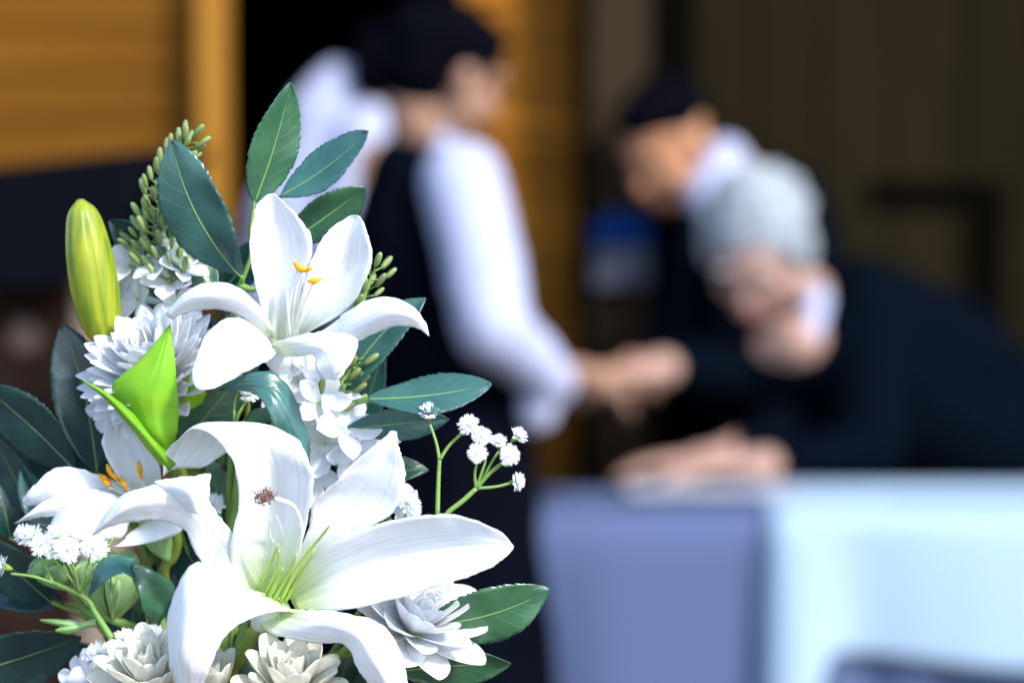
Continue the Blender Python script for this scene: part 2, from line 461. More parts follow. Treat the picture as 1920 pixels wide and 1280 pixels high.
def box(name, c, s, m, parent=None, rot=None, bev=.004):
    V, F, U = box_data(c, s, rot, bev)
    return mesh(name, V, F, m, parent, smooth=False)

M_ground = mat('gravel_ground', (0.1328, 0.0954, 0.0830), .9, .2, bump=1, bscale=60, col2=(.11, .075, .065), var_scale=35)
M_floor = mat('stone_step', (0.0747, 0.0664, 0.0581), .85, .2, bump=.5, bscale=20, var=.3, var_scale=6)
M_amber = mat('amber_cedar', (.160, .064, .0035), .7, 0.1, bump=.3, bscale=20, stretch=(1, 1, 12), col2=(.115, .042, .002), var_scale=1.6, rnd=.22)
M_amberp = mat('amber_cedar_post', (0.2465, 0.1105, 0.0119), .7, 0.1, bump=.3, bscale=20, stretch=(9, 9, 1), col2=(.31, .14, .018), var_scale=2, rnd=.05)
M_amber2 = mat('aged_amber_board', (.37, .135, .010), .7, 0.1, bump=.3, bscale=20, stretch=(1, 1, 8), col2=(.15, .058, .005), var_scale=5, rnd=.22)
M_brown = mat('brown_timber', (.040, .026, .015), .95, 0.0, bump=.3, bscale=20, stretch=(9, 9, 1), var=.3, var_scale=3)
M_dark = mat('dark_stained_timber', (.0150, .0120, .0055), .95, 0.0, bump=.3, bscale=15, stretch=(9, 9, 1), var=.3, var_scale=3, rnd=.12)
M_black = mat('black_timber_room_dark', (.0022, .002, .0016), .95, 0.0, bump=.2, bscale=15)  # black timber; on the inner room it carries the darkness as colour
M_roofslab = mat('charcoal_slab', (0.0037, 0.0043, 0.0064), .95, 0.0, bump=.3, bscale=40, var=.3, var_scale=8)
M_beige = mat('beige_stone_post', (0.2375, 0.1875, 0.1500), .8, .2, bump=.4, bscale=40, var=.25, var_scale=9)

g = grid_plane('ground', -60, 60, -30, 90, 0, M_ground); g['kind'] = 'structure'
st = box('stone_step', (2.2, 7.2, .09), (9, 4.9, .18), M_floor, None, None, .01); st['kind'] = 'structure'

def ph(x, y, d):
    return PX(x, y, d)
# amber panelled wall on the left: horizontal boards and a lighter corner post
YL = 4.75
x_post0 = ph(380, 0, YL).x; x_post1 = ph(426, 0, YL).x
wl = thing('timber_wall', 'amber cedar board wall with a paler corner post left of the dark doorway', 'wall', (-1.6, YL, 0))
z = .18; hb = .0925
while z < 3.0:
    box('board', ((-3.2 + x_post0) / 2, YL + .02 + random.uniform(0, .004), z + hb / 2), (x_post0 + 3.2 - .002, .04, hb - .006), M_amber, wl); z += hb
box('corner_post', ((x_post0 + x_post1) / 2, YL, 1.6), (x_post1 - x_post0, .16, 2.95), M_amberp, wl, None, .008)
box('base_panel', ((-3.2 + x_post1) / 2, YL - .05, .63), (x_post1 + 3.2 + .01, .14, .92), M_brown, wl)
box('top_rail', (-1.9, YL - .03, 3.13), (2.6, .14, .12), M_brown, wl)
# inner room seen through the doorway, enclosed and coloured black to make it dark
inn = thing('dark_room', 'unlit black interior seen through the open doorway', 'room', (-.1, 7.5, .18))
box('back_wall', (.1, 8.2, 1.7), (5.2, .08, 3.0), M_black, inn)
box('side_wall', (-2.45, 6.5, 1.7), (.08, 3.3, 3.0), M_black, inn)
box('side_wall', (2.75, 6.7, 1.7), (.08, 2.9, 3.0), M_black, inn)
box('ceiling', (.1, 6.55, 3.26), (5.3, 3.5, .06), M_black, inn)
# slatted amber wall in the middle
YM = 5.0
xa = ph(868, 0, YM).x; xb = ph(1088, 0, YM).x
wm = thing('timber_wall', 'weathered brown and amber board wall behind the waitress in the vest', 'wall', ((xa + xb) / 2, YM, 0))
z = .18; k = 0
while z < 3.0:
    hb = .066 
    box('board', ((xa + xb) / 2, YM + .02 - (.006 if k % 2 else 0), z + hb / 2), (xb - xa, .03, hb - .010), M_amber2, wm, None, .002); z += hb; k += 1
box('backing_board', ((xa + xb) / 2, YM + .06, 1.6), (xb - xa, .02, 2.9), M_black, wm)
# brown posts with the round notice
x0 = ph(1098, 0, 4.95).x; x1 = ph(1232, 0, 4.95).x
box_post = thing('timber_post', 'wide brown timber post carrying the blue and white notice', 'post', ((x0 + x1) / 2, 4.95, .18))
box('post_face', ((x0 + x1) / 2, 4.97, 1.66), (x1 - x0 - .012, .12, 2.96), M_brown, box_post, None, .006)
box('edge_strip', (x0 - .008, 4.95, 1.66), (.02, .16, 2.96), M_black, box_post)
box('edge_strip', (x1 + .03, 4.95, 1.66), (.09, .10, 2.96), M_black, box_post)
# round notice
sg = thing('notice', 'round topped notice, blue above and pale grey below, fixed to the brown post', 'sign', PX(1165, 470, 4.86))
M_blue = mat('blue_enamel', (.0012, .028, .135), .7, .05); M_pale = mat('pale_enamel', (.050, .056, .078), .5, .2)
def disc_part(name, x, y, d, r, a0, a1, ext, m, par, th=.008):
    c = PX(x, y, d); n = 40; V = []; 
    ring = [(math.cos(a0 + (a1 - a0) * i / n) * r, math.sin(a0 + (a1 - a0) * i / n) * r) for i in range(n + 1)]
    if ext: ring = ring + [(ring[-1][0], -ext), (ring[0][0], -ext)]
    for yy in (0, th): V += [c + Vector((p[0], yy, p[1])) for p in ring]
    k = len(ring); F = [tuple(range(k)), tuple(range(2 * k - 1, k - 1, -1))] + [(i, i + k, (i + 1) % k + k, (i + 1) % k) for i in range(k)]
    return mesh(name, V, F, m, par, smooth=False)
disc_part('blue_half', 1165, 452, 4.868, .062, -.05, math.pi + .05, .004, M_blue, sg)
box('pale_half', PX(1165, 500, 4.872), (.116, .008, .085), M_pale, sg)
# dark plank wall at the right with a deeper framed recess
YR = 5.2
xr = x1 + .07
wr = thing('timber_wall', 'dark olive brown plank wall filling the right background', 'wall', (1.8, YR, 0))
xx = xr; k = 0
while xx < 3.2:
    pw = .15; box('plank', (xx + pw / 2, YR + .02 + (k % 2) * .004, 1.66), (pw - .005, .03, 2.96), M_dark, wr, None, .002); xx += pw; k += 1
def px_box(name, xA, yA, xB, yB, d, th, m, par):
    a = PX(xA, yA, d); b = PX(xB, yB, d)
    return box(name, ((a.x + b.x) / 2, a.y + th / 2, (a.z + b.z) / 2), (abs(b.x - a.x), th, abs(a.z - b.z)), m, par)
px_box('frame_rail', 1640, 338, 1888, 378, 5.17, .03, M_black, wr)
px_box('frame_stile', 1836, 380, 1886, 900, 5.17, .03, M_black, wr)
px_box('base_rail', 1240, 820, 2400, 900, 5.17, .03, M_black, wr)
# unseen roof, added to shade the entrance
rf = thing('added_shade_eave', 'unseen dark timber eave added over the entrance to shade it', 'roof', (.3, 5.0, 3.2))
box('roof_deck', (.2, 6.3, 3.36), (8, 4.2, .08), M_dark, rf)
for i in range(12): box('rafter', (-3.4 + i * .65, 5.6, 3.25), (.07, 2.6, .10), M_dark, rf)

# low roofed cabinet at the left, dark slab top
cb = thing('roofed_cabinet', 'low dark cabinet with a sloping charcoal slab roof at the left edge', 'cabinet', (ph(0, 0, 3.1).x, 3.1, 0))
def prism(name, poly, d0, d1, m, par):
    n = len(poly); V = [PX(x, y, d0) for x, y in poly] + [PX(x, y, d0) + Vector((0, d1 - d0, 0)) for x, y in poly]
    F = [tuple(range(n)), tuple(range(2 * n - 1, n - 1, -1))] + [(i, i + n, (i + 1) % n + n, (i + 1) % n) for i in range(n)]
    return mesh(name, V, F, m, par, smooth=False)
prism('slab_roof', [(-700, 330), (0, 312), (322, 276), (290, 330), (232, 430), (130, 528), (60, 536), (-700, 560)], 3.05, 3.5, M_roofslab, cb)
prism('cabinet_side', [(-640, 560), (118, 537), (126, 1900), (-640, 1900)], 3.12, 3.45, mat('deep_brown_lacquer', (.006, .0035, .0025), .8, 0.02, bump=.2, bscale=20, col2=(.02, .011, .008), var_scale=9), cb)
px_box('cabinet_post', 128, 520, 205, 1905, 3.2, .1, M_beige, cb)
disc_part('round_crest', 45, 630, 3.11, .022, 0, 2 * math.pi * 40 / 41, 0, mat('dull_brass', (.05, .028, .02), .5, .4), cb, .009)
px_box('cabinet_panel', 206, 560, 330, 1905, 3.3, .05, M_brown, cb)

# ================================================================== TABLE
TZ = .72
tb = thing('table', 'long reception table under the violet cloth, only the cloth showing', 'table', (.8, 4.2, 0))
box('table_top', (.8, 4.125, TZ - .016), (1.52, .30, .026), M_brown, tb)
for sx in (.1, 1.5):
    for sy in (4.03, 4.22):
        box('leg', (sx, sy, .345), (.04, .04, .69), M_black, tb)
M_cloth = mat('violet_grey_cloth', (.076, .100, .185), 1, 0, bump=.2, bscale=200)
M_white = mat('white_linen', (.29, .385, .49), 1, 0, bump=.2, bscale=200)
def cloth(name, x0, x1, y0, y1, z, dropf, m, label, folds=17, amp=.022, rnd=.03, open_back=False, lean=0):
    per = []
    def corner(cx, cy, a0):
        for i in range(7):
            a = R(a0 + 90 * i / 6); per.append((Vector((cx + rnd * math.cos(a), cy + rnd * math.sin(a), 0)), Vector((math.cos(a), math.sin(a), 0))))
    def side(a, b, n, nn):
        for i in range(1, n): per.append((Vector(a).lerp(Vector(b), i / n), Vector(nn)))
    corner(x0 + rnd, y0 + rnd, 180); side((x0 + rnd, y0, 0), (x1 - rnd, y0, 0), 70, (0, -1, 0))
    corner(x1 - rnd, y0 + rnd, 270); side((x1, y0 + rnd, 0), (x1, y1 - rnd, 0), 24, (1, 0, 0))
    corner(x1 - rnd, y1 - rnd, 0); side((x1 - rnd, y1, 0), (x0 + rnd, y1, 0), 70, (0, 1, 0))
    corner(x0 + rnd, y1 - rnd, 90); side((x0, y1 - rnd, 0), (x0, y0 + rnd, 0), 24, (-1, 0, 0))
    n = len(per); V = []; F = []; rows = 16
    cx, cy = (x0 + x1) / 2, (y0 + y1) / 2
    s = 0; arc = []
    for i in range(n):
        arc.append(s); s += (per[(i + 1) % n][0] - per[i][0]).length
    # top rings towards the centre line, then the drop
    for f in (.0, .5, .9, 1.0):
        for i in range(n):
            p = per[i][0]; q = Vector((min(max(p.x, x0 + (y1 - y0) / 2), x1 - (y1 - y0) / 2), cy, 0))
            v = q.lerp(p, f); V.append(Vector((v.x, v.y, z + (0.0 if f < 1 else -.004))))
    for j in range(1, rows + 1):
        t = j / rows
        for i in range(n):
            p, nn = per[i]; d = dropf(p.x, nn.y < -.5)
            ph_ = arc[i] / s * folds * 2 * math.pi
            ff = math.sin(ph_ + 1.3 * math.sin(ph_ * .37) + 2 * noise.noise(Vector((arc[i] * 3, 0, 0))))
            off = .010 + amp * (ff + .5) * t ** .7 + lean * t
            v = p + nn * off; V.append(Vector((v.x, v.y, z - .008 - (d - .008) * t)))
    k = len(V) // n
    for j in range(k - 1):
        for i in range(n):
            F.append((j * n + i, j * n + (i + 1) % n, (j + 1) * n + (i + 1) % n, (j + 1) * n + i))
    o = mesh(name, V, F, m, None, solid=.0012)
    return tag(o, label, 'tablecloth')
cloth('tablecloth', -.022, 1.62, 3.96, 4.29, TZ + .003, lambda x, f: .70, M_cloth, 'violet grey cloth hanging in folds to the ground over the whole table')
def wdrop(x, f):
    return .247 + .30 * max(0, 1 - max(0, (x - .42)) / .10) ** 1.0 + .012 * math.sin(x * 9)
cloth('tablecloth', .425, 1.66, 3.925, 4.33, TZ + .010, wdrop, M_white, 'bright white cloth laid over the right half of the violet cloth, short hem', folds=8, amp=.024, lean=0)

# ================================================================== PEOPLE
M_skin = mat('skin', (0.3242, 0.1775, 0.1158), .5, .3, bump=.1, bscale=200, var=.12, var_scale=30)
M_skinr = mat('tanned_skin', (.42, .195, .10), .5, .3, bump=.1, bscale=200, var=.15, var_scale=30)
M_skinp = mat('pale_aged_skin', (.40, .235, .18), .5, .3, bump=.2, bscale=200, var=.15, var_scale=30)
M_hair = mat('black_hair', (0.0022, 0.0023, 0.0040), .95, 0.0, bump=.6, bscale=80, stretch=(1, 1, .2))
M_grey = mat('silver_hair', (.30, .335, .36), .6, .3, bump=.6, bscale=80, stretch=(1, 1, .2), var=.35, var_scale=20)
M_shirt = mat('white_blouse', (0.3360, 0.3589, 0.4887), .8, .2, bump=.3, bscale=60)
M_vest = mat('black_vest', (0.0021, 0.0026, 0.0052), .95, 0.0, bump=.3, bscale=90)
M_suit = mat('black_suit', (.0015, .0030, .0058), .95, 0.0, bump=.3, bscale=90)
M_shoe = mat('black_leather', (.01, .01, .01), .3, .5)
M_eye = mat('dark_eye', (.02, .012, .01), .2, .6)

def capsule(P, F, a, ra, b, rb, ns=14):
    ax = b - a; L = ax.length
    q = (ax if L > 1e-6 else Vector((0, 0, 1))).to_track_quat('Z', 'Y'); o = len(P); rings = []
    for k in range(5): t = -math.pi / 2 + (math.pi / 2) * k / 4; rings.append((a, ra, math.sin(t) * ra, math.cos(t) * ra))
    for k in range(5): t = (math.pi / 2) * k / 4; rings.append((b, rb, math.sin(t) * rb, math.cos(t) * rb))
    for c, r, h, rr in rings:
        for i in range(ns):
            th = 2 * math.pi * i / ns; P.append(c + q @ Vector((math.cos(th) * max(rr, 1e-5), math.sin(th) * max(rr, 1e-5), h)))
    for j in range(len(rings) - 1):
        for i in range(ns):
            F.append((o + j * ns + i, o + j * ns + (i + 1) % ns, o + (j + 1) * ns + (i + 1) % ns, o + (j + 1) * ns + i))
    F.append(tuple(o + i for i in range(ns - 1, -1, -1))); F.append(tuple(o + (len(rings) - 1) * ns + i for i in range(ns)))
def ellip(P, F, c, rad, B=None, nr=18, ns=12):
    o = len(P); B = B or (Vector((1, 0, 0)), Vector((0, 1, 0)), Vector((0, 0, 1)))
    for j in range(ns + 1):
        a = math.pi * j / ns
        for i in range(nr):
            b = 2 * math.pi * i / nr; s = max(math.sin(a), 1e-3)
            P.append(c + B[0] * (s * math.cos(b) * rad[0]) + B[1] * (s * math.sin(b) * rad[1]) + B[2] * (math.cos(a) * rad[2]))
    for j in range(ns):
        for i in range(nr):
            F.append((o + j * nr + i, o + (j + 1) * nr + i, o + (j + 1) * nr + (i + 1) % nr, o + j * nr + (i + 1) % nr))
    F.append(tuple(o + i for i in range(nr))); F.append(tuple(o + ns * nr + i for i in range(nr - 1, -1, -1)))
def fused(name, prims, voxel, m, parent, smooth=4, wrinkle=0):
    """one continuous surface grown over the given capsules and ellipsoids"""
    P = []; F = []
    for p in prims:
        if p[0] == 'c': capsule(P, F, *p[1:])
        else: ellip(P, F, *p[1:])
    off = base_of(parent)
    me = bpy.data.meshes.new(name); me.from_pydata([tuple(v - off) for v in P], [], F)
    tmp = bpy.data.objects.new('tmp', me); C.objects.link(tmp)
    bm = bmesh.new(); bm.from_mesh(me); bmesh.ops.recalc_face_normals(bm, faces=bm.faces); bm.to_mesh(me); bm.free()
    r = tmp.modifiers.new('r', 'REMESH'); r.mode = 'VOXEL'; r.voxel_size = voxel
    s = tmp.modifiers.new('s', 'SMOOTH'); s.iterations = smooth; s.factor = .5
    dg = bpy.context.evaluated_depsgraph_get()
    m2 = bpy.data.meshes.new_from_object(tmp.evaluated_get(dg)); bpy.data.objects.remove(tmp)
    m2.name = name; m2.polygons.foreach_set('use_smooth', [True] * len(m2.polygons))
    if wrinkle:
        nn = [Vector(v.normal) for v in m2.vertices]; cs = [Vector(v.co) for v in m2.vertices]; flat = []
        for n, q in zip(nn, cs):
            flat += (q + n * wrinkle * (noise.noise(Vector((q.x * 16, q.y * 16, q.z * 9))) + .5 * noise.noise(q * 34)))[:]
        m2.vertices.foreach_set('co', flat); m2.update()
    m2.materials.clear()
    return link(name, m2, m, parent)
def head(Cn, Fd, Upd, s=1.0, ear=True):
    f = Fd.normalized(); r = f.cross(Upd).normalized(); u = r.cross(f).normalized()
    B = (f, r, u)
    def L(a, b, c): return Cn + (f * a + r * b + u * c) * s
    pr = [('e', L(-.012, 0, .035), (.096 * s, .076 * s, .080 * s), B), ('e', L(.022, 0, -.02), (.070 * s, .064 * s, .083 * s), B),
          ('e', L(.040, 0, -.078), (.042 * s, .042 * s, .032 * s), B), ('c', L(.086, 0, .012), .008 * s, L(.106, 0, -.022), .013 * s),
          ('e', L(.088, 0, -.052), (.010 * s, .023 * s, .008 * s), B), ('e', L(.080, 0, .034), (.013 * s, .05 * s, .010 * s), B),
          ('e', L(.062, .038, -.02), (.022 * s, .022 * s, .022 * s), B), ('e', L(.062, -.038, -.02), (.022 * s, .022 * s, .022 * s), B)]
    for sg_ in (1, -1):
        pr.append(('e', L(-.004, sg_ * .076, -.004), (.018 * s, .009 * s, .032 * s), B))
        pr.append(('e', L(-.010, sg_ * .084, .006), (.014 * s, .006 * s, .020 * s), B))
    return pr, L, B
def face_bits(root, L, B, s=1.0, browm=None):
    for sg_ in (1, -1):
        P = []; F = []; ellip(P, F, L(.082, sg_ * .031, .010), (.008 * s, .014 * s, .007 * s), B, 12, 8); mesh('eye', P, F, M_eye, root)
        P = []; F = []; ellip(P, F, L(.090, sg_ * .033, .036), (.005 * s, .019 * s, .004 * s), B, 10, 6); mesh('eyebrow', P, F, browm or M_hair, root)
    P = []; F = []; ellip(P, F, L(.096, 0, -.053), (.004 * s, .021 * s, .004 * s), B, 12, 6); mesh('mouth', P, F, mat('lip', (.40, .14, .12), .5), root)
def hand(wrist, dirv, palmn, side, curl=35, spread=7, s=1.0, wr=.026):
    """palm plus five fingers; dirv points to the fingertips, palmn out of the palm, side to the thumb"""
    d = dirv.normalized(); n = palmn - d * palmn.dot(d); n.normalize(); t = side - d * side.dot(d) - n * side.dot(n); t.normalize()
    pr = [('c', wrist, wr * s, wrist + d * .03 * s, .026 * s), ('e', wrist + d * .062 * s, (.046 * s, .038 * s, .015 * s), (d, t, n)),
          ('e', wrist + d * .085 * s + t * .002, (.026 * s, .040 * s, .013 * s), (d, t, n))]
    for k, (off, ln) in enumerate(((.029, .070), (.010, .078), (-.010, .072), (-.028, .056))):
        p = wrist + (d * .096 + t * off) * s; a = 0; dd = (d + t * math.tan(R(spread)) * off / .03).normalized()
        for seg, fr in enumerate((.44, .32, .24)):
            a += curl * (.75 if seg else .5)
            q = Quaternion(t.cross(n).cross(n) if False else n.cross(dd), R(a)) @ dd
            if q.dot(n) < 0: q = Quaternion(n.cross(dd), -R(a)) @ dd
            e = p + q * ln * fr * s; r0 = (.0092 - seg * .0009) * s
            pr.append(('c', p, r0, e, r0 - .0007)); p = e
    p = wrist + (d * .028 + t * .024) * s; q = (d * .75 + t * .65 + n * .25).normalized(); e = p + q * .040 * s
    pr.append(('c', p, .014 * s, e, .0108 * s)); q2 = (d * .95 + t * .1 + n * .35).normalized(); e2 = e + q2 * .032 * s
    pr.append(('c', e, .0108 * s, e2, .009 * s)); pr.append(('c', e2, .009 * s, e2 + (q2 + n * .2).normalized() * .016 * s, .0078 * s))
    return pr
def shoes(root, pts, fdir):
    for p in pts:
        fused('shoe', [('c', p + Vector((0, 0, .045)), .04, p + fdir * .14 + Vector((0, 0, .035)), .033), ('c', p + Vector((0, 0, .09)), .035, p + Vector((0, 0, .04)), .036)], .008, M_shoe, root)

# ---- waitress in the black vest, seen from behind her right shoulder
def P4(x, y, d=4.0): return PX(x, y, d)
rt = P4(815, 800, 4.0)
p1 = thing('person', 'person in black vest, white blouse and long dark skirt, hand held out over the table', 'person', (rt.x, rt.y, 0))
Hc = P4(838, 142, 4.0); hf = DV(.76, -.33, -.52); hu = DV(.30, .93, .1)
hp, L, B = head(Hc, hf, hu, 1.0)
neck0 = L(-.03, 0, -.07); neck1 = P4(792, 285, 4.02)
sR, eR, wR = P4(872, 352, 3.90), P4(918, 600, 3.83), P4(1042, 705, 3.93)
sL, eL, wL = P4(800, 352, 4.14), P4(880, 590, 4.18), P4(1000, 690, 4.1)
hip = P4(845, 810, 4.02); floor1 = [Vector((rt.x + dx, rt.y + dy, 0)) for dx, dy in ((.02, -.09), (.08, .09))]
body = hp + [('c', neck0, .05, neck1, .05), ('c', neck1, .05, P4(775, 450, 4.03), .08), ('c', P4(775, 450, 4.03), .08, hip, .09),
             ('c', sR, .045, eR, .038), ('c', eR, .036, wR, .026), ('c', sL, .045, eL, .038), ('c', eL, .036, wL, .026)]
for i, f in enumerate(floor1):
    hj = hip + Vector((0, -.05 + .10 * i, 0)); kn = f + Vector((.03, 0, .45)); body += [('c', hj, .065, kn, .05), ('c', kn, .05, f + Vector((0, 0, .06)), .032), ('c', f + Vector((0, 0, .04)), .03, f + Vector((.15, 0, .02)), .02)]
body += hand(P4(1050, 705, 3.95), DV(.95, .05, -.2), DV(0, -1, 0), DV(.1, .2, 1), 30)
body += hand(P4(1020, 715, 4.06), DV(.9, -.1, -.2), DV(0, -1, 0), DV(.1, .2, -1), 30)
fused('body', body, .0065, M_skin, p1)
face_bits(p1, L, B, 1.0)
hair = [('e', L(-.022, 0, .042), (.102, .084, .084), B), ('e', L(-.050, 0, .0), (.066, .074, .080), B), ('e', L(-.088, 0, -.010), (.036, .042, .040), B),
        ('e', L(-.085, 0, .045), (.05, .05, .05), B), ('e', L(.02, 0, .080), (.055, .066, .035), B)]
fused('hair', hair, .006, M_hair, p1, wrinkle=.003)
fused('blouse', [('c', P4(806, 248, 4.02), .054, P4(796, 285, 4.02), .058), ('c', P4(866, 340, 3.92), .068, P4(905, 500, 3.87), .067), ('c', P4(905, 500, 3.87), .069, P4(925, 610, 3.83), .063),
      ('c', P4(925, 610, 3.83), .063, P4(1022, 700, 3.92), .044), ('c', P4(1022, 700, 3.92), .046, P4(1042, 715, 3.94), .037), ('c', P4(1010, 700, 3.93), .035, P4(1008, 775, 3.94), .032),
      ('c', P4(808, 345, 4.12), .065, P4(880, 590, 4.18), .06), ('c', P4(880, 590, 4.18), .058, P4(1000, 690, 4.1), .042)], .008, M_shirt, p1, wrinkle=.004)
fused('vest', [('c', P4(780, 345, 4.02), .092, P4(770, 450, 4.03), .112), ('c', P4(770, 450, 4.03), .112, P4(815, 640, 4.03), .112), ('c', P4(815, 640, 4.03), .112, P4(845, 700, 4.02), .125)], .009, M_vest, p1, wrinkle=.002)
fused('skirt', [('c', P4(840, 700, 4.02), .12, hip, .138), ('c', hip, .138, Vector((rt.x + .06, rt.y, .14)), .19)], .012, M_vest, p1, wrinkle=.006)
shoes(p1, floor1, Vector((1, 0, 0)))

# ---- second helper in white bowing behind
d2 = 4.75
q = lambda x, y, d=d2: PX(x, y, d)
base2 = q(560, 800)
p2 = thing('person', 'person in white blouse bowing forward, half hidden behind the waitress in the vest', 'person', (base2.x, base2.y, 0))
Hc = q(765, 165, 4.72); hp, L, B = head(Hc, DV(.75, -.6, -.2), DV(.6, .75, .1), 1.0)
hip = q(545, 640)
fl2 = [Vector((hip.x + dx, hip.y + dy, 0)) for dx, dy in ((-.02, -.1), (.04, .1))]
body = hp + [('c', L(-.03, 0, -.07), .048, q(690, 215), .05), ('c', q(650, 250), .07, hip, .09), ('c', q(700, 300, 4.6), .04, q(640, 480, 4.6), .035), ('c', q(640, 480, 4.6), .035, q(700, 600, 4.55), .026)]
body += hand(q(702, 605, 4.55), DV(.5, -.8, .1), DV(.3, 0, -1), DV(.8, .4, 0), 30)
body += [('c', q(700, 280, 4.85), .04, q(660, 480, 4.9), .035), ('c', q(660, 480, 4.9), .035, q(740, 590, 4.9), .026)] + hand(q(742, 595, 4.9), DV(.5, -.8, .1), DV(.3, 0, 1), DV(.8, .4, 0), 30)
for i, f in enumerate(fl2):
    hj = hip + Vector((0, -.05 + .10 * i, 0)); kn = f + Vector((.02, 0, .45)); body += [('c', hj, .065, kn, .05), ('c', kn, .05, f + Vector((0, 0, .06)), .032), ('c', f + Vector((0, 0, .04)), .03, f + Vector((.15, 0, .02)), .02)]
fused('body', body, .0075, M_skin, p2); face_bits(p2, L, B)
fused('hair', [('e', L(-.022, 0, .045), (.106, .088, .085), B), ('e', L(-.055, 0, 0), (.07, .076, .08), B), ('e', L(-.1, 0, .02), (.045, .045, .045), B)], .007, M_hair, p2, wrinkle=.003)
fused('blouse', [('c', q(642, 162), .050, q(645, 235), .085), ('c', q(672, 245), .075, q(640, 300), .115), ('c', q(640, 300), .115, q(575, 420), .125), ('c', q(575, 420), .12, hip, .125), ('c', q(632, 155), .044, q(585, 215), .05),
      ('c', q(690, 250, 4.64), .06, q(640, 480, 4.6), .055), ('c', q(640, 480, 4.6), .052, q(698, 595, 4.55), .04), ('c', q(690, 250, 4.85), .06, q(660, 480, 4.9), .052), ('c', q(660, 480, 4.9), .05, q(738, 585, 4.9), .038)], .009, M_shirt, p2, wrinkle=.004)
fused('skirt', [('c', hip, .135, Vector((hip.x + .03, hip.y, .14)), .19)], .012, M_vest, p2, wrinkle=.006)
shoes(p2, fl2, Vector((1, 0, 0)))

# ---- black haired man bending behind
d3 = 4.85
q3 = lambda x, y, d=d3: PX(x, y, d)
base3 = q3(1420, 800)
p3 = thing('person', 'person with short black hair in a black suit stooping behind the silver haired guest', 'person', (base3.x, base3.y + .05, 0))
Hc = q3(1252, 275, 4.78); hp, L, B = head(Hc, DV(-.55, -.62, .55), DV(-.35, .80, .45), 1.06)
hip = q3(1500, 760, 5.0)
fl3 = [Vector((hip.x + dx, hip.y, 0)) for dx in (-.1, .1)]
body = hp + [('c', L(-.03, 0, -.06), .058, q3(1375, 345), .065), ('c', q3(1420, 430, 4.95), .09, hip, .10), ('c', q3(1330, 430, 4.75), .05, q3(1270, 640, 4.72), .04), ('c', q3(1270, 640, 4.72), .038, q3(1175, 700, 4.5), .028),
     ('c', q3(1480, 430, 4.95), .05, q3(1540, 620, 4.95), .04), ('c', q3(1540, 620, 4.95), .038, q3(1500, 760, 4.85), .028)]
body += hand(q3(1165, 705, 4.48), DV(-.9, -.15, .3), DV(0, -1, 0), DV(-.1, .2, 1), 25)
body += hand(q3(1498, 765, 4.84), DV(-.3, -.9, .1), DV(-1, 0, 0), DV(0, 0, 1), 25)
for i, f in enumerate(fl3):
    hj = hip + Vector((-.08 + .16 * i, 0, 0)); kn = f + Vector((0, -.03, .46)); body += [('c', hj, .075, kn, .05), ('c', kn, .055, f + Vector((0, 0, .06)), .036), ('c', f + Vector((0, 0, .04)), .03, f + Vector((-.05, -.15, .02)), .022)]
fused('body', body, .0075, M_skinr, p3); face_bits(p3, L, B, 1.06)
fused('hair', [('e', L(-.022, 0, .062), (.103, .084, .070), B), ('e', L(-.062, 0, .025), (.060, .077, .070), B), ('e', L(.03, 0, .092), (.055, .065, .03), B)], .007, M_hair, p3, wrinkle=.004)
fused('shirt_collar', [('c', q3(1350, 302, 4.78), .042, q3(1330, 372, 4.74), .050), ('c', q3(1362, 290, 4.8), .036, q3(1375, 330), .05)], .007, M_shirt, p3, wrinkle=.002)
fused('suit_jacket', [('c', q3(1395, 350, 4.95), .07, q3(1440, 420, 4.98), .14), ('c', q3(1440, 420, 4.98), .14, hip, .16), ('c', q3(1340, 480, 4.88), .09, q3(1400, 700, 4.9), .15),
      ('c', q3(1330, 430, 4.76), .068, q3(1270, 640, 4.72), .057), ('c', q3(1270, 640, 4.72), .054, q3(1200, 690, 4.55), .042), ('c', q3(1490, 420, 4.97), .07, q3(1540, 620, 4.95), .058), ('c', q3(1540, 620, 4.95), .055, q3(1500, 755, 4.85), .045)], .009, M_suit, p3, wrinkle=.003)
fused('trousers', [('c', hip, .14, hip + Vector((0, 0, -.05)), .14)] + [('c', hip + Vector((-.08 + .16 * i, 0, 0)), .095, f + Vector((0, 0, .12)), .065) for i, f in enumerate(fl3)], .01, M_suit, p3, wrinkle=.004)
shoes(p3, fl3, Vector((-.3, -.95, 0)))

# ---- silver haired guest leaning over the table to write
d4 = 4.6
q4 = lambda x, y, d=d4: PX(x, y, d)
base4 = q4(1900, 800)
p4 = thing('person', 'person with silver hair in a black suit leaning low over the white table to write', 'person', (base4.x, 4.85, 0))
Hc = q4(1420, 470, 4.50); hp, L, B = head(Hc, DV(-.28, -.72, .66), DV(-.20, .68, .70), 1.10)
hip = Vector((q4(1930, 800).x, 4.88, .76)); sh = q4(1600, 610, 4.66)
fl4 = [Vector((hip.x + .02, hip.y + dy, 0)) for dy in (-.1, .12)]
body = hp + [('c', L(-.03, 0, -.06), .05, q4(1570, 600, 4.68), .05), ('c', q4(1640, 640, 4.7), .10, hip, .11),
     ('c', q4(1500, 640, 4.52), .055, q4(1400, 690, 4.6), .045), ('c', q4(1400, 690, 4.6), .042, q4(1262, 690, 4.5), .03),
     ('c', q4(1620, 700, 4.5), .055, q4(1630, 850, 4.42), .045), ('c', q4(1630, 850, 4.42), .042, q4(1440, 872, 4.36), .03)]
body += hand(q4(1245, 690, 4.42), DV(-.95, -.1, .1), DV(0, -1, -.2), DV(-.1, .5, -.8), 35, s=1.08, wr=.03)
body += hand(q4(1432, 872, 4.34), DV(-.95, -.05, .1), DV(0, -1, .1), DV(0, .2, -1), 22, s=1.05, wr=.03)
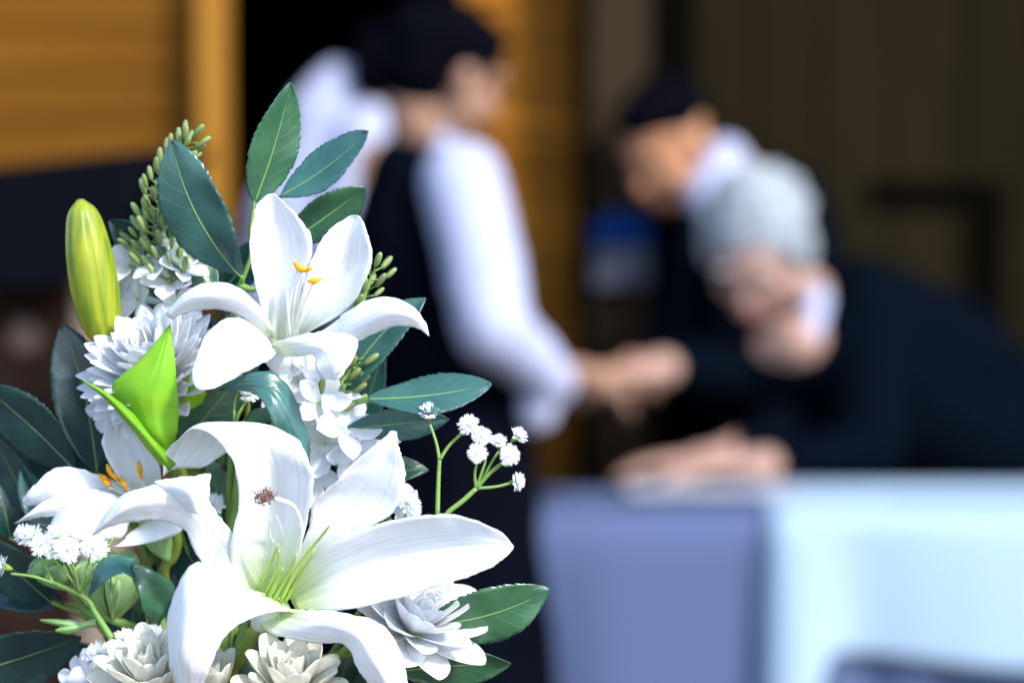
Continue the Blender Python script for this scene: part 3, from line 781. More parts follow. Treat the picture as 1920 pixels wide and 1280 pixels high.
for i, f in enumerate(fl4):
    hj = hip + Vector((0, -.09 + .18 * i, 0)); kn = f + Vector((-.03, 0, .46)); body += [('c', hj, .078, kn, .05), ('c', kn, .055, f + Vector((0, 0, .06)), .036), ('c', f + Vector((0, 0, .04)), .03, f + Vector((-.15, -.02, .02)), .022)]
# left hand resting flat on the cloth
body += hand(q4(1345, 868, 4.38), DV(-.97, 0, .15), DV(0, -1, 0), DV(0, .2, 1), 18, s=1.12, wr=.031)
body += [('c', q4(1340, 868, 4.39), .031, q4(1480, 800, 4.62), .035), ('c', q4(1480, 800, 4.62), .035, q4(1540, 700, 4.75), .045)]
fused('body', body, .0075, M_skinp, p4); face_bits(p4, L, B, 1.10, M_grey)
tuft = []
rh = random.Random(5)
for k in range(46):
    a_ = rh.uniform(0, 6.283); e_ = rh.uniform(0, 1) ** .7 * 1.35
    dx_ = math.sin(e_) * math.cos(a_); dy_ = math.sin(e_) * math.sin(a_); dz_ = math.cos(e_)
    if dx_ > .55 and dz_ < .75: continue
    b_ = L(-.022 + .098 * dx_, .086 * dy_, .045 + .082 * dz_); t_ = L(-.026 + .099 * dx_ - .010, .088 * dy_, .045 + .083 * dz_ - .014)
    tuft.append(('c', b_, .017, t_, .009))
fused('hair', [('e', L(-.024, 0, .050), (.112, .098, .088), B), ('e', L(-.060, 0, .0), (.070, .086, .085), B), ('e', L(.0, .080, .012), (.045, .020, .05), B), ('e', L(.0, -.080, .012), (.045, .020, .05), B)] + tuft, .0065, M_grey, p4, smooth=7, wrinkle=.006)
fused('shirt_collar', [('c', q4(1530, 560, 4.58), .030, q4(1520, 625, 4.49), .022)], .007, M_shirt, p4, wrinkle=.002)
fused('suit_jacket', [('c', q4(1625, 585, 4.68), .11, q4(1740, 685, 4.75), .16), ('c', q4(1740, 685, 4.75), .16, hip, .165), ('c', q4(1640, 720, 4.68), .15, q4(1800, 830, 4.75), .15), ('c', q4(1580, 700, 4.64), .12, q4(1680, 760, 4.70), .16), 
      ('c', q4(1520, 660, 4.56), .08, q4(1400, 700, 4.60), .07), ('c', q4(1400, 700, 4.6), .065, q4(1275, 685, 4.5), .048), ('c', q4(1500, 740, 4.66), .10, q4(1560, 800, 4.66), .11),
      ('c', q4(1578, 575, 4.64), .05, q4(1600, 620, 4.62), .07), ('c', q4(1612, 560, 4.63), .075, q4(1630, 640, 4.60), .11), ('c', q4(1585, 640, 4.56), .06, q4(1630, 700, 4.56), .10), ('c', q4(1405, 852, 4.44), .043, q4(1480, 800, 4.62), .06), ('c', q4(1480, 800, 4.62), .062, q4(1540, 700, 4.75), .075),
      ('c', q4(1480, 690, 4.62), .09, q4(1420, 760, 4.66), .07), ('c', q4(1440, 740, 4.7), .09, q4(1520, 830, 4.66), .09),
      ('c', q4(1630, 690, 4.53), .088, q4(1632, 850, 4.42), .064), ('c', q4(1632, 850, 4.42), .062, q4(1475, 866, 4.37), .044)], .009, M_suit, p4, wrinkle=.003)
fused('trousers', [('c', hip, .16, hip + Vector((0, 0, -.05)), .15)] + [('c', hip + Vector((0, -.09 + .18 * i, 0)), .10, f + Vector((0, 0, .12)), .065) for i, f in enumerate(fl4)], .01, M_suit, p4, wrinkle=.004)
shoes(p4, fl4, Vector((-1, -.1, 0)))
pen = thing('pen', 'thin black pen held over the tablecloth by the silver haired guest', 'pen', q4(1375, 880, 4.33))
tube('pen_barrel', [q4(1392, 838, 4.33), q4(1370, 892, 4.32)], [.0045, .004], M_shoe, pen)
tube('pen_tip', [q4(1370, 892, 4.32), q4(1367, 899, 4.32)], [.004, .001], M_fil, pen)
paper = box('guest_book_sheet', (PX(1330, 905, 4.3).x, 4.20, TZ + .012), (.30, .14, .003), mat('paper', (0.3320, 0.3486, 0.4150), .7), None, None, .0005)
tag(paper, 'white sheet lying on the table under the hands of the silver haired guest', 'paper')

# ================================================================== THE BOUQUET
VA = PX(400, 1560, 1.16)
vase = thing('vase', 'tall white vase below the flowers holding every stem', 'vase', (VA.x, VA.y, 0))
def lathe(name, c, prof, m, par, ns=40):
    V = []; F = []
    for r, z in prof:
        for i in range(ns): a = 2 * math.pi * i / ns; V.append(Vector((c.x + r * math.cos(a), c.y + r * math.sin(a), z)))
    for j in range(len(prof) - 1):
        for i in range(ns): F.append((j * ns + i, j * ns + (i + 1) % ns, (j + 1) * ns + (i + 1) % ns, (j + 1) * ns + i))
    return mesh(name, V, F, m, par)
zt = VA.z
lathe('vase_body', VA, [(.001, .55), (.05, .55), (.07, .62), (.078, .72), (.06, zt - .1), (.045, zt - .05), (.055, zt), (.051, zt), (.04, zt - .05), (.03, zt - .2), (.001, zt - .2)], mat('white_glaze', (.7, .7, .68), .2, .5), vase)
lathe('pedestal', VA, [(.001, 0), (.15, 0), (.15, .03), (.05, .06), (.04, .3), (.05, .50), (.13, .53), (.13, .55), (.001, .55)], M_black, vase)
BASE = lambda: VA + Vector((random.uniform(-.02, .02), random.uniform(-.02, .02), -.05))
def down(P0, D=1.17):
    """stem route from the flower to the vase mouth"""
    b = BASE(); m_ = PX(410, 1330, D + .03) + Vector((random.uniform(-.02, .02), random.uniform(-.01, .02), 0))
    return [P0, P0.lerp(m_, .5) + Vector((0, .012, .004)), m_, b]

LG = 'white silk lilies in the bouquet'
# ---------------- lily 1 (top)
D1 = 1.125
l1 = thing('lily', 'topmost open white lily, two erect petals and two orange anthers, wet with drops', 'lily', PX(525, 660, D1 + .02), LG)
petal(l1, [[(505, 640, 15), (525, 645, 20), (545, 640, 15)], [(485, 560, 2), (520, 570, 9), (560, 560, 2)], [(469, 475, -8), (520, 480, 2), (586, 462, -8)],
           [(476, 402, -10), (515, 415, -3), (560, 408, -10)], [(492, 374, -9), (511, 372, -7), (532, 378, -9)], [(509, 364, -8), (512, 363, -8), (515, 364, -8)]], D1, drops=16)
petal(l1, [[(535, 640, 15), (550, 640, 20), (575, 625, 14)], [(558, 575, 4), (600, 590, 9), (655, 575, 2)], [(583, 488, -6), (640, 500, 3), (695, 500, -8)],
           [(618, 432, -10), (655, 445, -3), (692, 450, -10)], [(650, 409, -9), (665, 409, -7), (684, 421, -9)], [(668, 404, -8), (671, 404, -8), (675, 406, -8)]], D1, drops=16)
petal(l1, [[(545, 640, 12), (550, 650, 14), (555, 658, 12)], [(612, 616, 0), (625, 637, -5), (640, 657, -2)], [(660, 580, -10), (675, 605, -16), (690, 632, -12)],
           [(715, 556, -18), (728, 582, -24), (740, 611, -18)], [(768, 570, -18), (773, 590, -23), (778, 614, -18)], [(800, 603, -14), (802, 616, -15), (805, 630, -13)]], D1, drops=16)
petal(l1, [[(500, 648, 12), (515, 655, 15), (530, 668, 14)], [(555, 630, -2), (560, 645, -9), (562, 668, -5)], [(620, 622, -14), (608, 650, -22), (590, 668, -15)],
           [(668, 636, -20), (632, 670, -29), (594, 690, -21)], [(657, 678, -22), (632, 695, -27), (606, 706, -21)], [(634, 710, -22), (625, 712, -23), (615, 710, -22)]], D1, drops=9)
petal(l1, [[(505, 638, 11), (512, 650, 13), (525, 660, 12)], [(470, 602, -4), (480, 640, -7), (495, 680, -4)], [(425, 597, -12), (430, 650, -11), (440, 708, -14)],
           [(386, 630, -18), (396, 672, -16), (405, 727, -18)], [(364, 685, -20), (372, 708, -20), (382, 731, -20)], [(362, 716, -19), (366, 724, -20), (372, 730, -19)]], D1, drops=18)
petal(l1, [[(520, 640, 12), (512, 632, 14), (503, 635, 12)], [(492, 577, 0), (490, 596, -5), (480, 618, 0)], [(456, 545, -8), (450, 563, -15), (440, 588, -8)],
           [(405, 532, -12), (405, 553, -19), (400, 581, -12)], [(350, 543, -8), (352, 562, -13), (352, 586, -8)], [(313, 590, -2), (316, 594, -4), (322, 597, -2)]], D1, drops=12)
tube('flower_tube', pp(D1, (522, 640, 16), (525, 670, 20), (530, 700, 24)), [.007, .0075, .003], M_petal, l1, 16)
for (x, y, z, x1_, y1_, a) in ((566, 505, -8, 548, 632, 15), (589, 527, -10, 555, 632, -10), (560, 500, -6, 540, 632, 40)):
    fl_ = tube('stamen', pp(D1, (x1_, y1_, 12), ((x + x1_) / 2 - 6, (y + y1_) / 2, 0), (x - 2, y + 4, z)), [.0007, .0006, .0004], M_fil, l1)
    t = R(a)
    tube('anther', pp(D1, (x - 12 * math.cos(t), y - 9 * math.sin(t) - 2, z - 1), (x, y, z - 2), (x + 13 * math.cos(t), y + 9 * math.sin(t) - 3, z - 1)), [.0006, .0014, .0007], M_anther, fl_)
tube('anther', pp(D1, (572, 509, -9), (579, 504, -10), (585, 503, -10)), [.0006, .0011, .0005], M_anther, l1)
for (x, y) in ((530, 540), (575, 560)):
    tube('pistil', pp(D1, (545, 640, 12), ((545 + x) / 2 + 4, 600, 2), (x + 8, y, -2)), [.0007, .0006, .0005], M_fil, l1)
tube('stem', down(PX(530, 698, D1 + .024)), [.0026, .0028, .0028, .0028], M_stemy, l1)
# ---------------- lily 2 (large)
D2 = 1.115
l2 = thing('lily', 'largest open white lily low in the middle, brown stigma and green filaments', 'lily', PX(515, 1150, D2 + .02), LG)
k2 = dict(m=M_petal2, nu=19, nv=48, ruffle=.0014, rfreq=60, grooves=.0006)
petal(l2, [[(490, 1125, 20), (512, 1122, 26), (535, 1115, 20)], [(432, 1060, 0), (500, 1050, 10), (560, 1040, -2)], [(447, 945, -15), (515, 940, -6), (586, 930, -18)],
           [(440, 875, -22), (505, 855, -19), (581, 872, -26)], [(415, 832, -16), (465, 805, -18), (553, 816, -20)], [(375, 806, -4), (405, 791, -4), (495, 794, -6)],
           [(345, 812, 6), (372, 800, 10), (455, 812, 12)], [(312, 850, 16), (350, 838, 20), (428, 845, 22)], [(306, 893, 20), (325, 880, 24), (375, 876, 26)]], D2, drops=22, **k2)
petal(l2, [[(520, 1110, 22), (540, 1105, 26), (560, 1095, 22)], [(575, 1000, 5), (615, 1010, 10), (660, 1010, 4)], [(590, 945, -6), (655, 940, 4), (738, 958, -5)],
           [(640, 893, -12), (690, 890, -4), (759, 895, -10)], [(693, 842, -14), (722, 842, -9), (748, 842, -12)], [(733, 810, -10), (738, 807, -10), (744, 810, -10)]], D2, **k2)
petal(l2, [[(538, 1110, 22), (545, 1125, 25), (555, 1142, 20)], [(600, 1033, 2), (620, 1085, 9), (632, 1145, 3)], [(700, 985, -12), (718, 1050, -2), (742, 1122, -9)],
           [(810, 963, -22), (825, 1030, -13), (850, 1089, -21)], [(892, 974, -26), (900, 1022, -21), (915, 1066, -25)], [(942, 1000, -26), (948, 1022, -24), (948, 1043, -25)], [(961, 1020, -24), (963, 1024, -24), (962, 1029, -24)]], D2, **k2)
petal(l2, [[(530, 1138, 15), (520, 1150, 18), (478, 1160, 20)], [(590, 1144, 2), (575, 1165, -2), (515, 1190, 10)], [(650, 1148, -8), (625, 1168, -15), (590, 1205, -2)],
           [(708, 1165, -12), (678, 1192, -23), (642, 1208, -12)], [(748, 1215, -12), (710, 1238, -27), (668, 1250, -17)], [(764, 1285, -8), (732, 1290, -20), (698, 1290, -14)], [(765, 1345, 2), (748, 1352, -6), (728, 1345, -4)]], D2, **k2)
petal(l2, [[(500, 1112, 12), (525, 1130, 16), (560, 1148, 12)], [(455, 1100, -4), (485, 1125, -9), (520, 1145, -3)], [(410, 1072, -16), (425, 1115, -26), (470, 1160, -16)],
           [(366, 1053, -22), (378, 1110, -36), (432, 1182, -26)], [(333, 1095, -24), (355, 1160, -40), (408, 1215, -32)], [(313, 1175, -18), (340, 1220, -36), (392, 1255, -30)],
           [(318, 1250, -12), (345, 1270, -27), (378, 1292, -23)], [(340, 1325, -5), (350, 1328, -14), (362, 1325, -12)]], D2, drops=3, **k2)
petal(l2, [[[(472, 1125, 10), (480, 1120, 14), (492, 1110, 12)], [(440, 1108, -1), (452, 1065, 4), (468, 1068, 4)], [(375, 1050, -8), (408, 1015, -8), (440, 1005, -4)],
            [(350, 1000, -14), (378, 972, -18), (412, 968, -14)], [(320, 980, -18), (345, 945, -24), (382, 930, -18)], [(280, 975, -20), (300, 935, -28), (325, 900, -24)],
            [(230, 980, -20), (245, 945, -29), (265, 914, -24)], [(192, 996, -18), (200, 975, -23), (218, 940, -20)], [(171, 1007, -15), (173, 1002, -16), (178, 995, -15)]],
           [[(288, 903, -25), (318, 922, -29), (352, 958, -27)], [(335, 893, -28), (352, 918, -37), (370, 962, -33)], [(375, 888, -29), (385, 905, -35), (388, 938, -31)], [(394, 886, -28), (396, 892, -29), (394, 905, -29)]]], D2, drops=12, **k2)
for pts, m_, r in ((((478, 1118), (505, 1060), (522, 1020)), M_filg, 1.1), (((492, 1122), (518, 1070), (523, 1030)), M_filg, 1.1), (((510, 1128), (540, 1075), (556, 1038)), M_filg, 1.0),
                (((525, 1130), (560, 1060), (605, 1002), (618, 985)), M_filg, .9), (((500, 1125), (520, 1090), (530, 1065)), M_filg, 1.2), (((535, 1128), (562, 1080), (590, 1030)), M_filg, .8),
                (((521, 1030), (505, 1000), (507, 975), (494, 964)), M_fil, .55), (((523, 1030), (530, 1000), (518, 966)), M_fil, .5), (((556, 1040), (566, 1000), (562, 985)), M_fil, .6)):
    n_ = len(pts)
    st_ = tube('stamen', [PX(x, y, D2 + (14 - 26 * i / (n_ - 1) - (6 if m_ is M_fil else 0)) / 1000) for i, (x, y) in enumerate(pts)], [.0011 * r, .0008 * r, .0004 * r], m_, l2)
pi_ = tube('pistil', pp(D2, (548, 1060, 2), (562, 1025, -8), (565, 985, -16), (552, 950, -24), (530, 938, -28), (515, 935, -30)), [.0007, .0008, .0009, .001], M_fil, l2, 8, 30)
P = []; F = []
cst = PX(497, 932, D2 - .031)
for i in range(130):
    v = Vector((random.gauss(0, 1), random.gauss(0, 1), random.gauss(0, 1))).normalized() * random.uniform(.0012, .0048); v.z *= .8
    d = Vector((random.gauss(0, 1), random.gauss(0, 1), random.gauss(0, 1))).normalized()
    t_ = tube_data([cst + v, cst + v + d * .001, cst + v + d * .0016 + Vector((0, 0, .0006))], [.0004, .0003, .0002], 5, 5); o_ = len(P); P += t_[0]; F += [tuple(a + o_ for a in f) for f in t_[1]]
mesh('stigma', P, F, M_stig, pi_, [(0, 0)] * len(P), smooth=False)
tube('flower_tube', pp(D2, (518, 1125, 22), (500, 1150, 24), (483, 1175, 28)), [.008, .0085, .0035], M_petal2, l2, 16)
tube('stem', [PX(482, 1175, D2 + .028), PX(450, 1235, D2 + .04), PX(425, 1300, D2 + .05), BASE()], [.0033, .0036, .004, .004], M_stemy, l2, 12, 20)
# ---------------- lily 3 (left, side on)
D3 = 1.165
l3 = thing('lily', 'half hidden white lily at the left, bluish shaded petals and five orange anthers', 'lily', PX(290, 960, D3 + .01), LG)
petal(l3, [[(262, 930, 5), (280, 930, 9), (303, 912, 5)], [(222, 895, -2), (258, 885, 6), (300, 880, 0)], [(192, 838, -4), (230, 835, 3), (278, 825, -2)], [(200, 798, -4), (222, 797, 0), (252, 800, -3)], [(212, 780, -3), (217, 779, -2), (224, 783, -3)]], D3, drops=3)
petal(l3, [[(262, 930, 0), (262, 942, 3), (262, 958, 0)], [(200, 895, -8), (195, 925, -8), (195, 955, -6)], [(112, 874, -16), (110, 905, -19), (120, 945, -14)], [(64, 910, -16), (62, 927, -18), (75, 947, -14)], [(43, 936, -12), (44, 941, -13), (50, 947, -12)]], D3, drops=5)
petal(l3, [[(255, 945, 0), (255, 952, 1), (255, 962, 0)], [(200, 922, -12), (198, 945, -15), (190, 968, -12)], [(130, 922, -20), (125, 945, -24), (118, 966, -20)], [(72, 945, -20), (66, 960, -22), (70, 972, -20)], [(29, 977, -14), (27, 981, -15), (32, 983, -14)]], D3, drops=3)
petal(l3, [[(272, 950, 0), (262, 962, -4), (245, 975, -4)], [(210, 925, -16), (195, 960, -24), (225, 1008, -16)], [(150, 925, -24), (132, 968, -32), (150, 1016, -24)], [(108, 958, -22), (102, 985, -27), (118, 1010, -22)], [(92, 982, -18), (93, 990, -19), (98, 998, -18)]], D3, drops=10)
petal(l3, [[(300, 955, 0), (290, 970, 0), (270, 980, 0)], [(340, 985, -6), (300, 1000, -12), (245, 1000, -10)], [(320, 1005, -8), (275, 1018, -14), (215, 1024, -12)], [(250, 1022, -10), (215, 1024, -12), (180, 1022, -12)]], D3, drops=4)
for x, y, z, bx, by, L_ in ((196, 896, -14, 250, 930, 20), (205, 882, -14, 252, 928, 20), (214, 892, -16, 254, 930, 22), (232, 906, -18, 256, 934, 22), (262, 880, -18, 268, 915, 26), (200, 905, -16, 250, 935, 16)):
    s_ = tube('stamen', pp(D3, (bx + 12, by + 22, 2), ((x + bx) / 2 + 3, (y + by) / 2 + 4, -8), (x + 5, y + 8, z)), [.001, .001, .0007], M_fil, l3)
    dx, dy = x - bx, y - by; n_ = math.hypot(dx, dy); dx, dy = dx / n_, dy / n_
    if x == 232 or x == 205: dx, dy = -.35, -.93
    tube('anther', pp(D3, (x - dx * L_ * .65, y - dy * L_ * .65, z), (x, y, z - 2), (x + dx * L_ * .65, y + dy * L_ * .65, z)), [.0006, .0013, .0005], M_anther, s_)
tube('stem', [PX(290, 965, D3 + .005), PX(330, 1000, D3 + .005), PX(327, 1040, D3 + .01), PX(308, 1085, D3 + .015), PX(350, 1250, D3 + .04), BASE()], [.0028, .0026, .0026, .003], M_stemy, l3, 10, 24)
petal(l3, [[(262, 955, 2), (300, 960, 0), (335, 965, 4)], [(262, 1000, 2), (300, 1005, -4), (330, 1002, 4)], [(280, 1030, 4), (300, 1040, 0), (322, 1035, 5)], [(305, 1050, 6), (312, 1052, 6), (318, 1050, 6)]], D3 + .002, m=M_palegreen, name='sepal', ruffle=.0005)

# ---------------- long bud
def bud_mat():
    m = mat('yellow_green_bud', (.30, .31, .010), .42, .4, bump=.25, bscale=40, stretch=(9, 9, .8), col2=(.11, .20, .015), var_scale=34)
    return m
bud = thing('lily_bud', 'closed yellow green lily bud standing upright at the left', 'bud', PX(205, 670, 1.16))
D = 1.16
c_ = [PX(x, y, D + z / 1000) for x, y, z in ((205, 650, 6), (190, 600, 4), (178, 540, 2), (168, 480, 0), (160, 430, -1), (154, 396, -2), (150, 374, -2))]
V, F, U = tube_data(c_, [.0055, .0100, .0117, .0112, .0094, .0068, .0016], 48, 60)
cc = catlen(c_, 60)
for i in range(60):
    for k in range(48):
        a = 2 * math.pi * k / 48; v = V[i * 48 + k]; r = v - cc[i]
        V[i * 48 + k] = cc[i] + r * (1 - .085 * max(0, math.cos(a * 6)) ** 10 * min(1, (59 - i) / 16) + .02 * math.cos(a * 3) + .012 * noise.noise(v * 90))
o = mesh('bud_body', V, F, bud_mat(), bud, U)
tube('stem', [PX(205, 655, D + .006), PX(235, 740, D + .02), PX(290, 900, D + .03), PX(350, 1200, D + .05), BASE()], [.0028] * 5, M_stemy, bud)

# ---------------- spiky chrysanthemum with lime bracts
UP_spike = unit_petal('petal_mesh_spike', M_mum, .13, .12, .08, .8, 5, 10, .012, .04)
UP_spoon = unit_petal('petal_mesh_spoon', M_mum, .24, .18, .10, .60, 7, 12, .014)
UP_spoonc = unit_petal('petal_mesh_cream', M_mumc, .21, .22, .12, .55, 7, 12, .02)
UP_star = unit_petal('petal_mesh_star', M_flor, .30, .22, .05, .95, 7, 11, .03)
MG = 'white chrysanthemums in the bouquet'
Dm = 1.15
m1 = thing('chrysanthemum', 'white spiky chrysanthemum behind the lime green bract, below the long bud', 'flower', PX(300, 720, Dm + .01), MG)
ctr = PX(300, 715, Dm + .012)
ax = DV(-.28, .72, .62)
for n, ang, ln in ((5, 8, .031), (9, 18, .033), (13, 30, .035), (16, 42, .036), (20, 54, .037), (22, 66, .037), (22, 78, .037), (20, 90, .035)):
    blob_petal_ring(m1, UP_spike, ctr, ax, n, ang, ln, .12, 1.35, random.random())
tube('stem', down(ctr), [.003, .003, .003, .003], M_stemy, m1)
br = thing('bract', 'pointed lime green bract in front of the spiky chrysanthemum', 'leaf', PX(320, 840, 1.12))
petal(br, [[(318, 609, -4), (319, 608, -5), (320, 609, -4)], [(285, 650, -5), (304, 662, -9), (326, 660, -7)], [(245, 690, -4), (292, 705, -11), (330, 705, -7)], [(210, 722, 0), (275, 745, -10), (334, 745, -6)],
           [(222, 765, 3), (280, 785, -7), (335, 780, 0)], [(262, 810, 6), (295, 820, -4), (332, 815, 4)], [(308, 848, 10), (315, 850, 6), (322, 848, 10)]], 1.13, m=M_lime, name='bract_blade', ruffle=.0008, grooves=-.0008, nu=17)
petal(br, [[(152, 710, -4), (153, 712, -4), (155, 714, -4)], [(205, 738, -6), (202, 744, -9), (198, 748, -6)], [(255, 780, -4), (248, 790, -9), (240, 796, -4)], [(300, 825, 2), (290, 838, -4), (282, 848, 2)], [(330, 870, 8), (322, 878, 5), (314, 884, 8)]], 1.13, m=M_lime, name='bract_blade', ruffle=.0005)
petal(br, [[(350, 700, 8), (352, 698, 8), (356, 700, 8)], [(340, 740, 4), (358, 735, 2), (385, 730, 6)], [(345, 770, 8), (362, 765, 8), (380, 755, 10)]], 1.14, m=M_lime, name='bract_blade', ruffle=.0005)
tube('stem', [PX(318, 845, 1.14), PX(345, 900, 1.16), PX(385, 1100, 1.18), BASE()], [.0022, .0026, .003, .003], M_stemy, br)

# mums at the lower right and along the bottom
def mum(label, x, y, D, ax, me, r, rings, m_stem=M_stemy):
    t = thing('chrysanthemum', label, 'flower', PX(x, y, D), MG); c = PX(x, y, D)
    for n, ang, f in rings: blob_petal_ring(t, me, c, ax, n, ang, r * f, .1, 1, random.random())
    P = []; F = []; ellip(P, F, c - ax * .001, (.005, .005, .005), None, 12, 8); mesh('receptacle', P, F, M_stem, t)
    tube('stem', down(c - ax * .002, D), [.0022, .0026, .003, .003], m_stem, t)
    return t
RC = ((3, 8, .86), (5, 20, .95), (7, 33, 1.05), (9, 48, 1.1), (9, 66, 1.05))
RN = ((4, 12, .70), (6, 28, .80), (8, 45, .90), (9, 62, .98), (10, 80, 1.05))
mum('white chrysanthemum tucked under the right side of the largest lily', 768, 1185, 1.14, DV(.40, .72, .50), UP_spoon, .037, RN)
mum('cream chrysanthemum cut by the bottom edge left of the large lily stem', 285, 1300, 1.12, DV(-.1, .85, .5), UP_spoonc, .029, RC)
mum('cream chrysanthemum cut by the bottom edge under the large lily', 545, 1312, 1.13, DV(.1, .85, .5), UP_spoonc, .029, RC)
mum('cream chrysanthemum peeping out just left of the large lily stem', 398, 1320, 1.145, DV(0, .9, .4), UP_spoonc, .026, RC[:3])

# ---------------- small blossoms
BG_ = 'sprigs of small white blossoms'
def sprig(label, spots, D, size=.0105):
    x0_, y0_ = spots[0][:2]; t = thing('blossom_sprig', label, 'flower', PX(x0_, y0_, D), BG_)
    for s in spots:
        x, y, dz, r, u, tt, sc_ = s; c = PX(x, y, D + dz / 1000); a = DV(r, u, tt)
        tb_ = tube('blossom', [c - a * .011 * sc_, c - a * .005 * sc_, c + a * .0005], [.0010, .0016 * sc_, .0022 * sc_], M_flor, t, 10)
        off = base_of(tb_)
        blob_petal_ring(tb_, UP_star, c, a, 5, 74, size * sc_, .1, 1.15, random.random())
        tube('throat', [c - a * .0004, c + a * .0020], [.0008, .0005], M_palegreen, tb_, 6, 3)
        b0 = c - a * .011 * sc_
        tube('stalk', [b0, b0.lerp(PX(x0_ + 20, y0_ + 120, D + .02), .5), PX(x0_ + 20, y0_ + 120, D + .02)], [.0009, .001, .001], M_stem, t, 6)
    tube('stem', down(PX(x0_ + 20, y0_ + 118, D + .02), D), [.0014, .002, .002, .002], M_stem, t)
    return t
sprig('small white blossoms between the long bud and the top lily', [(318, 530, 0, -.1, .55, .8, 1.35), (300, 500, -4, -.5, .6, .6, 1.2), (340, 505, -3, .4, .7, .6, 1.25), (245, 500, 8, -.3, .6, .7, 1.25), (262, 560, 8, -.6, .1, .8, 1.2), (330, 575, 2, .1, -.1, 1, 1.2), (225, 545, 12, -.5, .2, .8, 1.1)], 1.165)
sprig('small white blossoms hanging below the top lily in the middle', [(560, 715, 0, -.2, .3, .9, 1.2), (600, 755, -3, .3, .2, .9, 1.3), (640, 800, -2, .5, .4, .8, 1.6), (560, 770, 4, -.4, 0, .9, 1.3), (610, 830, 2, -.1, -.2, 1, 1.5), (590, 700, 6, .3, .7, .5, 1.1), (655, 845, 4, .5, -.4, .8, 1.3), (585, 880, 8, -.1, -.3, .9, 1.6), (540, 700, 4, -.5, .5, .8, 1.)], 1.145, .0112)
sprig('small white blossoms showing behind the upper right petal of the large lily', [(735, 930, 4, .7, .3, .6, 1.2), (755, 950, 0, .8, -.2, .5, 1.0), (700, 845, 10, .1, .8, .5, 1.5)], 1.15)
sprig('small white blossom low between the largest lily and the bottom right leaves', [(815, 1120, 8, .5, .7, .5, .9), (835, 1160, 12, .7, .2, .6, .8)], 1.15)
sprig('small white blossom at the left below the spiky chrysanthemum', [(200, 770, 6, -.5, -.4, .8, 1.0), (190, 735, 6, -.8, .1, .5, .8)], 1.16)
sprig('white blossom at the very bottom left, cut by the frame', [(185, 1262, 0, -.3, .4, .8, 1.3), (150, 1275, 4, -.6, .2, .8, 1.1)], 1.15)

# ---------------- gypsophila
def gyp_mesh():
    V = []; F = []
    for L_, (n, ang, ln) in enumerate(((9, 15, .8), (13, 42, .95), (15, 68, 1.0), (13, 88, .9))):
        for i in range(n):
            p = 2 * math.pi * (i + random.random() * .5) / n; th = R(ang + random.uniform(-9, 9)); l_ = ln * random.uniform(.85, 1.15)
            d = Vector((math.sin(th) * math.cos(p), math.sin(th) * math.sin(p), math.cos(th))); s_ = Vector((-math.sin(p), math.cos(p), 0)); nrm = d.cross(s_)
            o_ = len(V); w_ = .15
            V += [d * .1 - s_ * .04, d * .1 + s_ * .04, d * l_ * .75 + s_ * w_, d * l_ * 1.02 + s_ * w_ * .75, d * l_ * .84 + s_ * .0, d * l_ * 1.04 - s_ * w_ * .6, d * l_ * .75 - s_ * w_]
            F += [(o_, o_ + 1, o_ + 2, o_ + 4, o_ + 6), (o_ + 2, o_ + 3, o_ + 4), (o_ + 4, o_ + 5, o_ + 6)]
    return unit_mesh('gypsophila_head', V, F, M_gyp)
GM = [gyp_mesh(), gyp_mesh(), gyp_mesh()]
def calyx_mesh():
    V, F, U = tube_data([Vector((0, 0, -.75)), Vector((0, 0, -.4)), Vector((0, 0, .1))], [.12, .26, .36], 8, 5)
    for i in range(5):
        a = 2 * math.pi * i / 5; o_ = len(V)
        V += [Vector((math.cos(a - .3) * .3, math.sin(a - .3) * .3, -.2)), Vector((math.cos(a + .3) * .3, math.sin(a + .3) * .3, -.2)), Vector((math.cos(a) * .6, math.sin(a) * .6, .15))]; F.append((o_, o_ + 1, o_ + 2))
    return unit_mesh('calyx_mesh', V, F, M_stem)
CM = calyx_mesh()
GG = 'sprigs of gypsophila in the bouquet'
def gyp(label, D, heads, stems, size=.0060, colr=None):
    """heads (x, y, mm, dir r u t, scale); stems: pixel paths with radii"""
    t = thing('gypsophila_sprig', label, 'flower', PX(*stems[0][0][0][:2], D), GG)
    mesh('stem', *join([tube_data(pp(D, *P), [r * .00078 for r in rr], 7) for P, rr in stems])[:2], M_stem, t)
    for i, (x, y, dz, r, u, tt, s) in enumerate(heads):
        a = DV(r, u, tt); c = PX(x, y, D + dz / 1000)
        h = place('blossom', GM[i % 3], t, c, a.orthogonal(), a, size * s)
        k = bpy.data.objects.new('calyx', CM); C.objects.link(k); k.parent = h
        h.rotation_mode = 'QUATERNION'
    return t
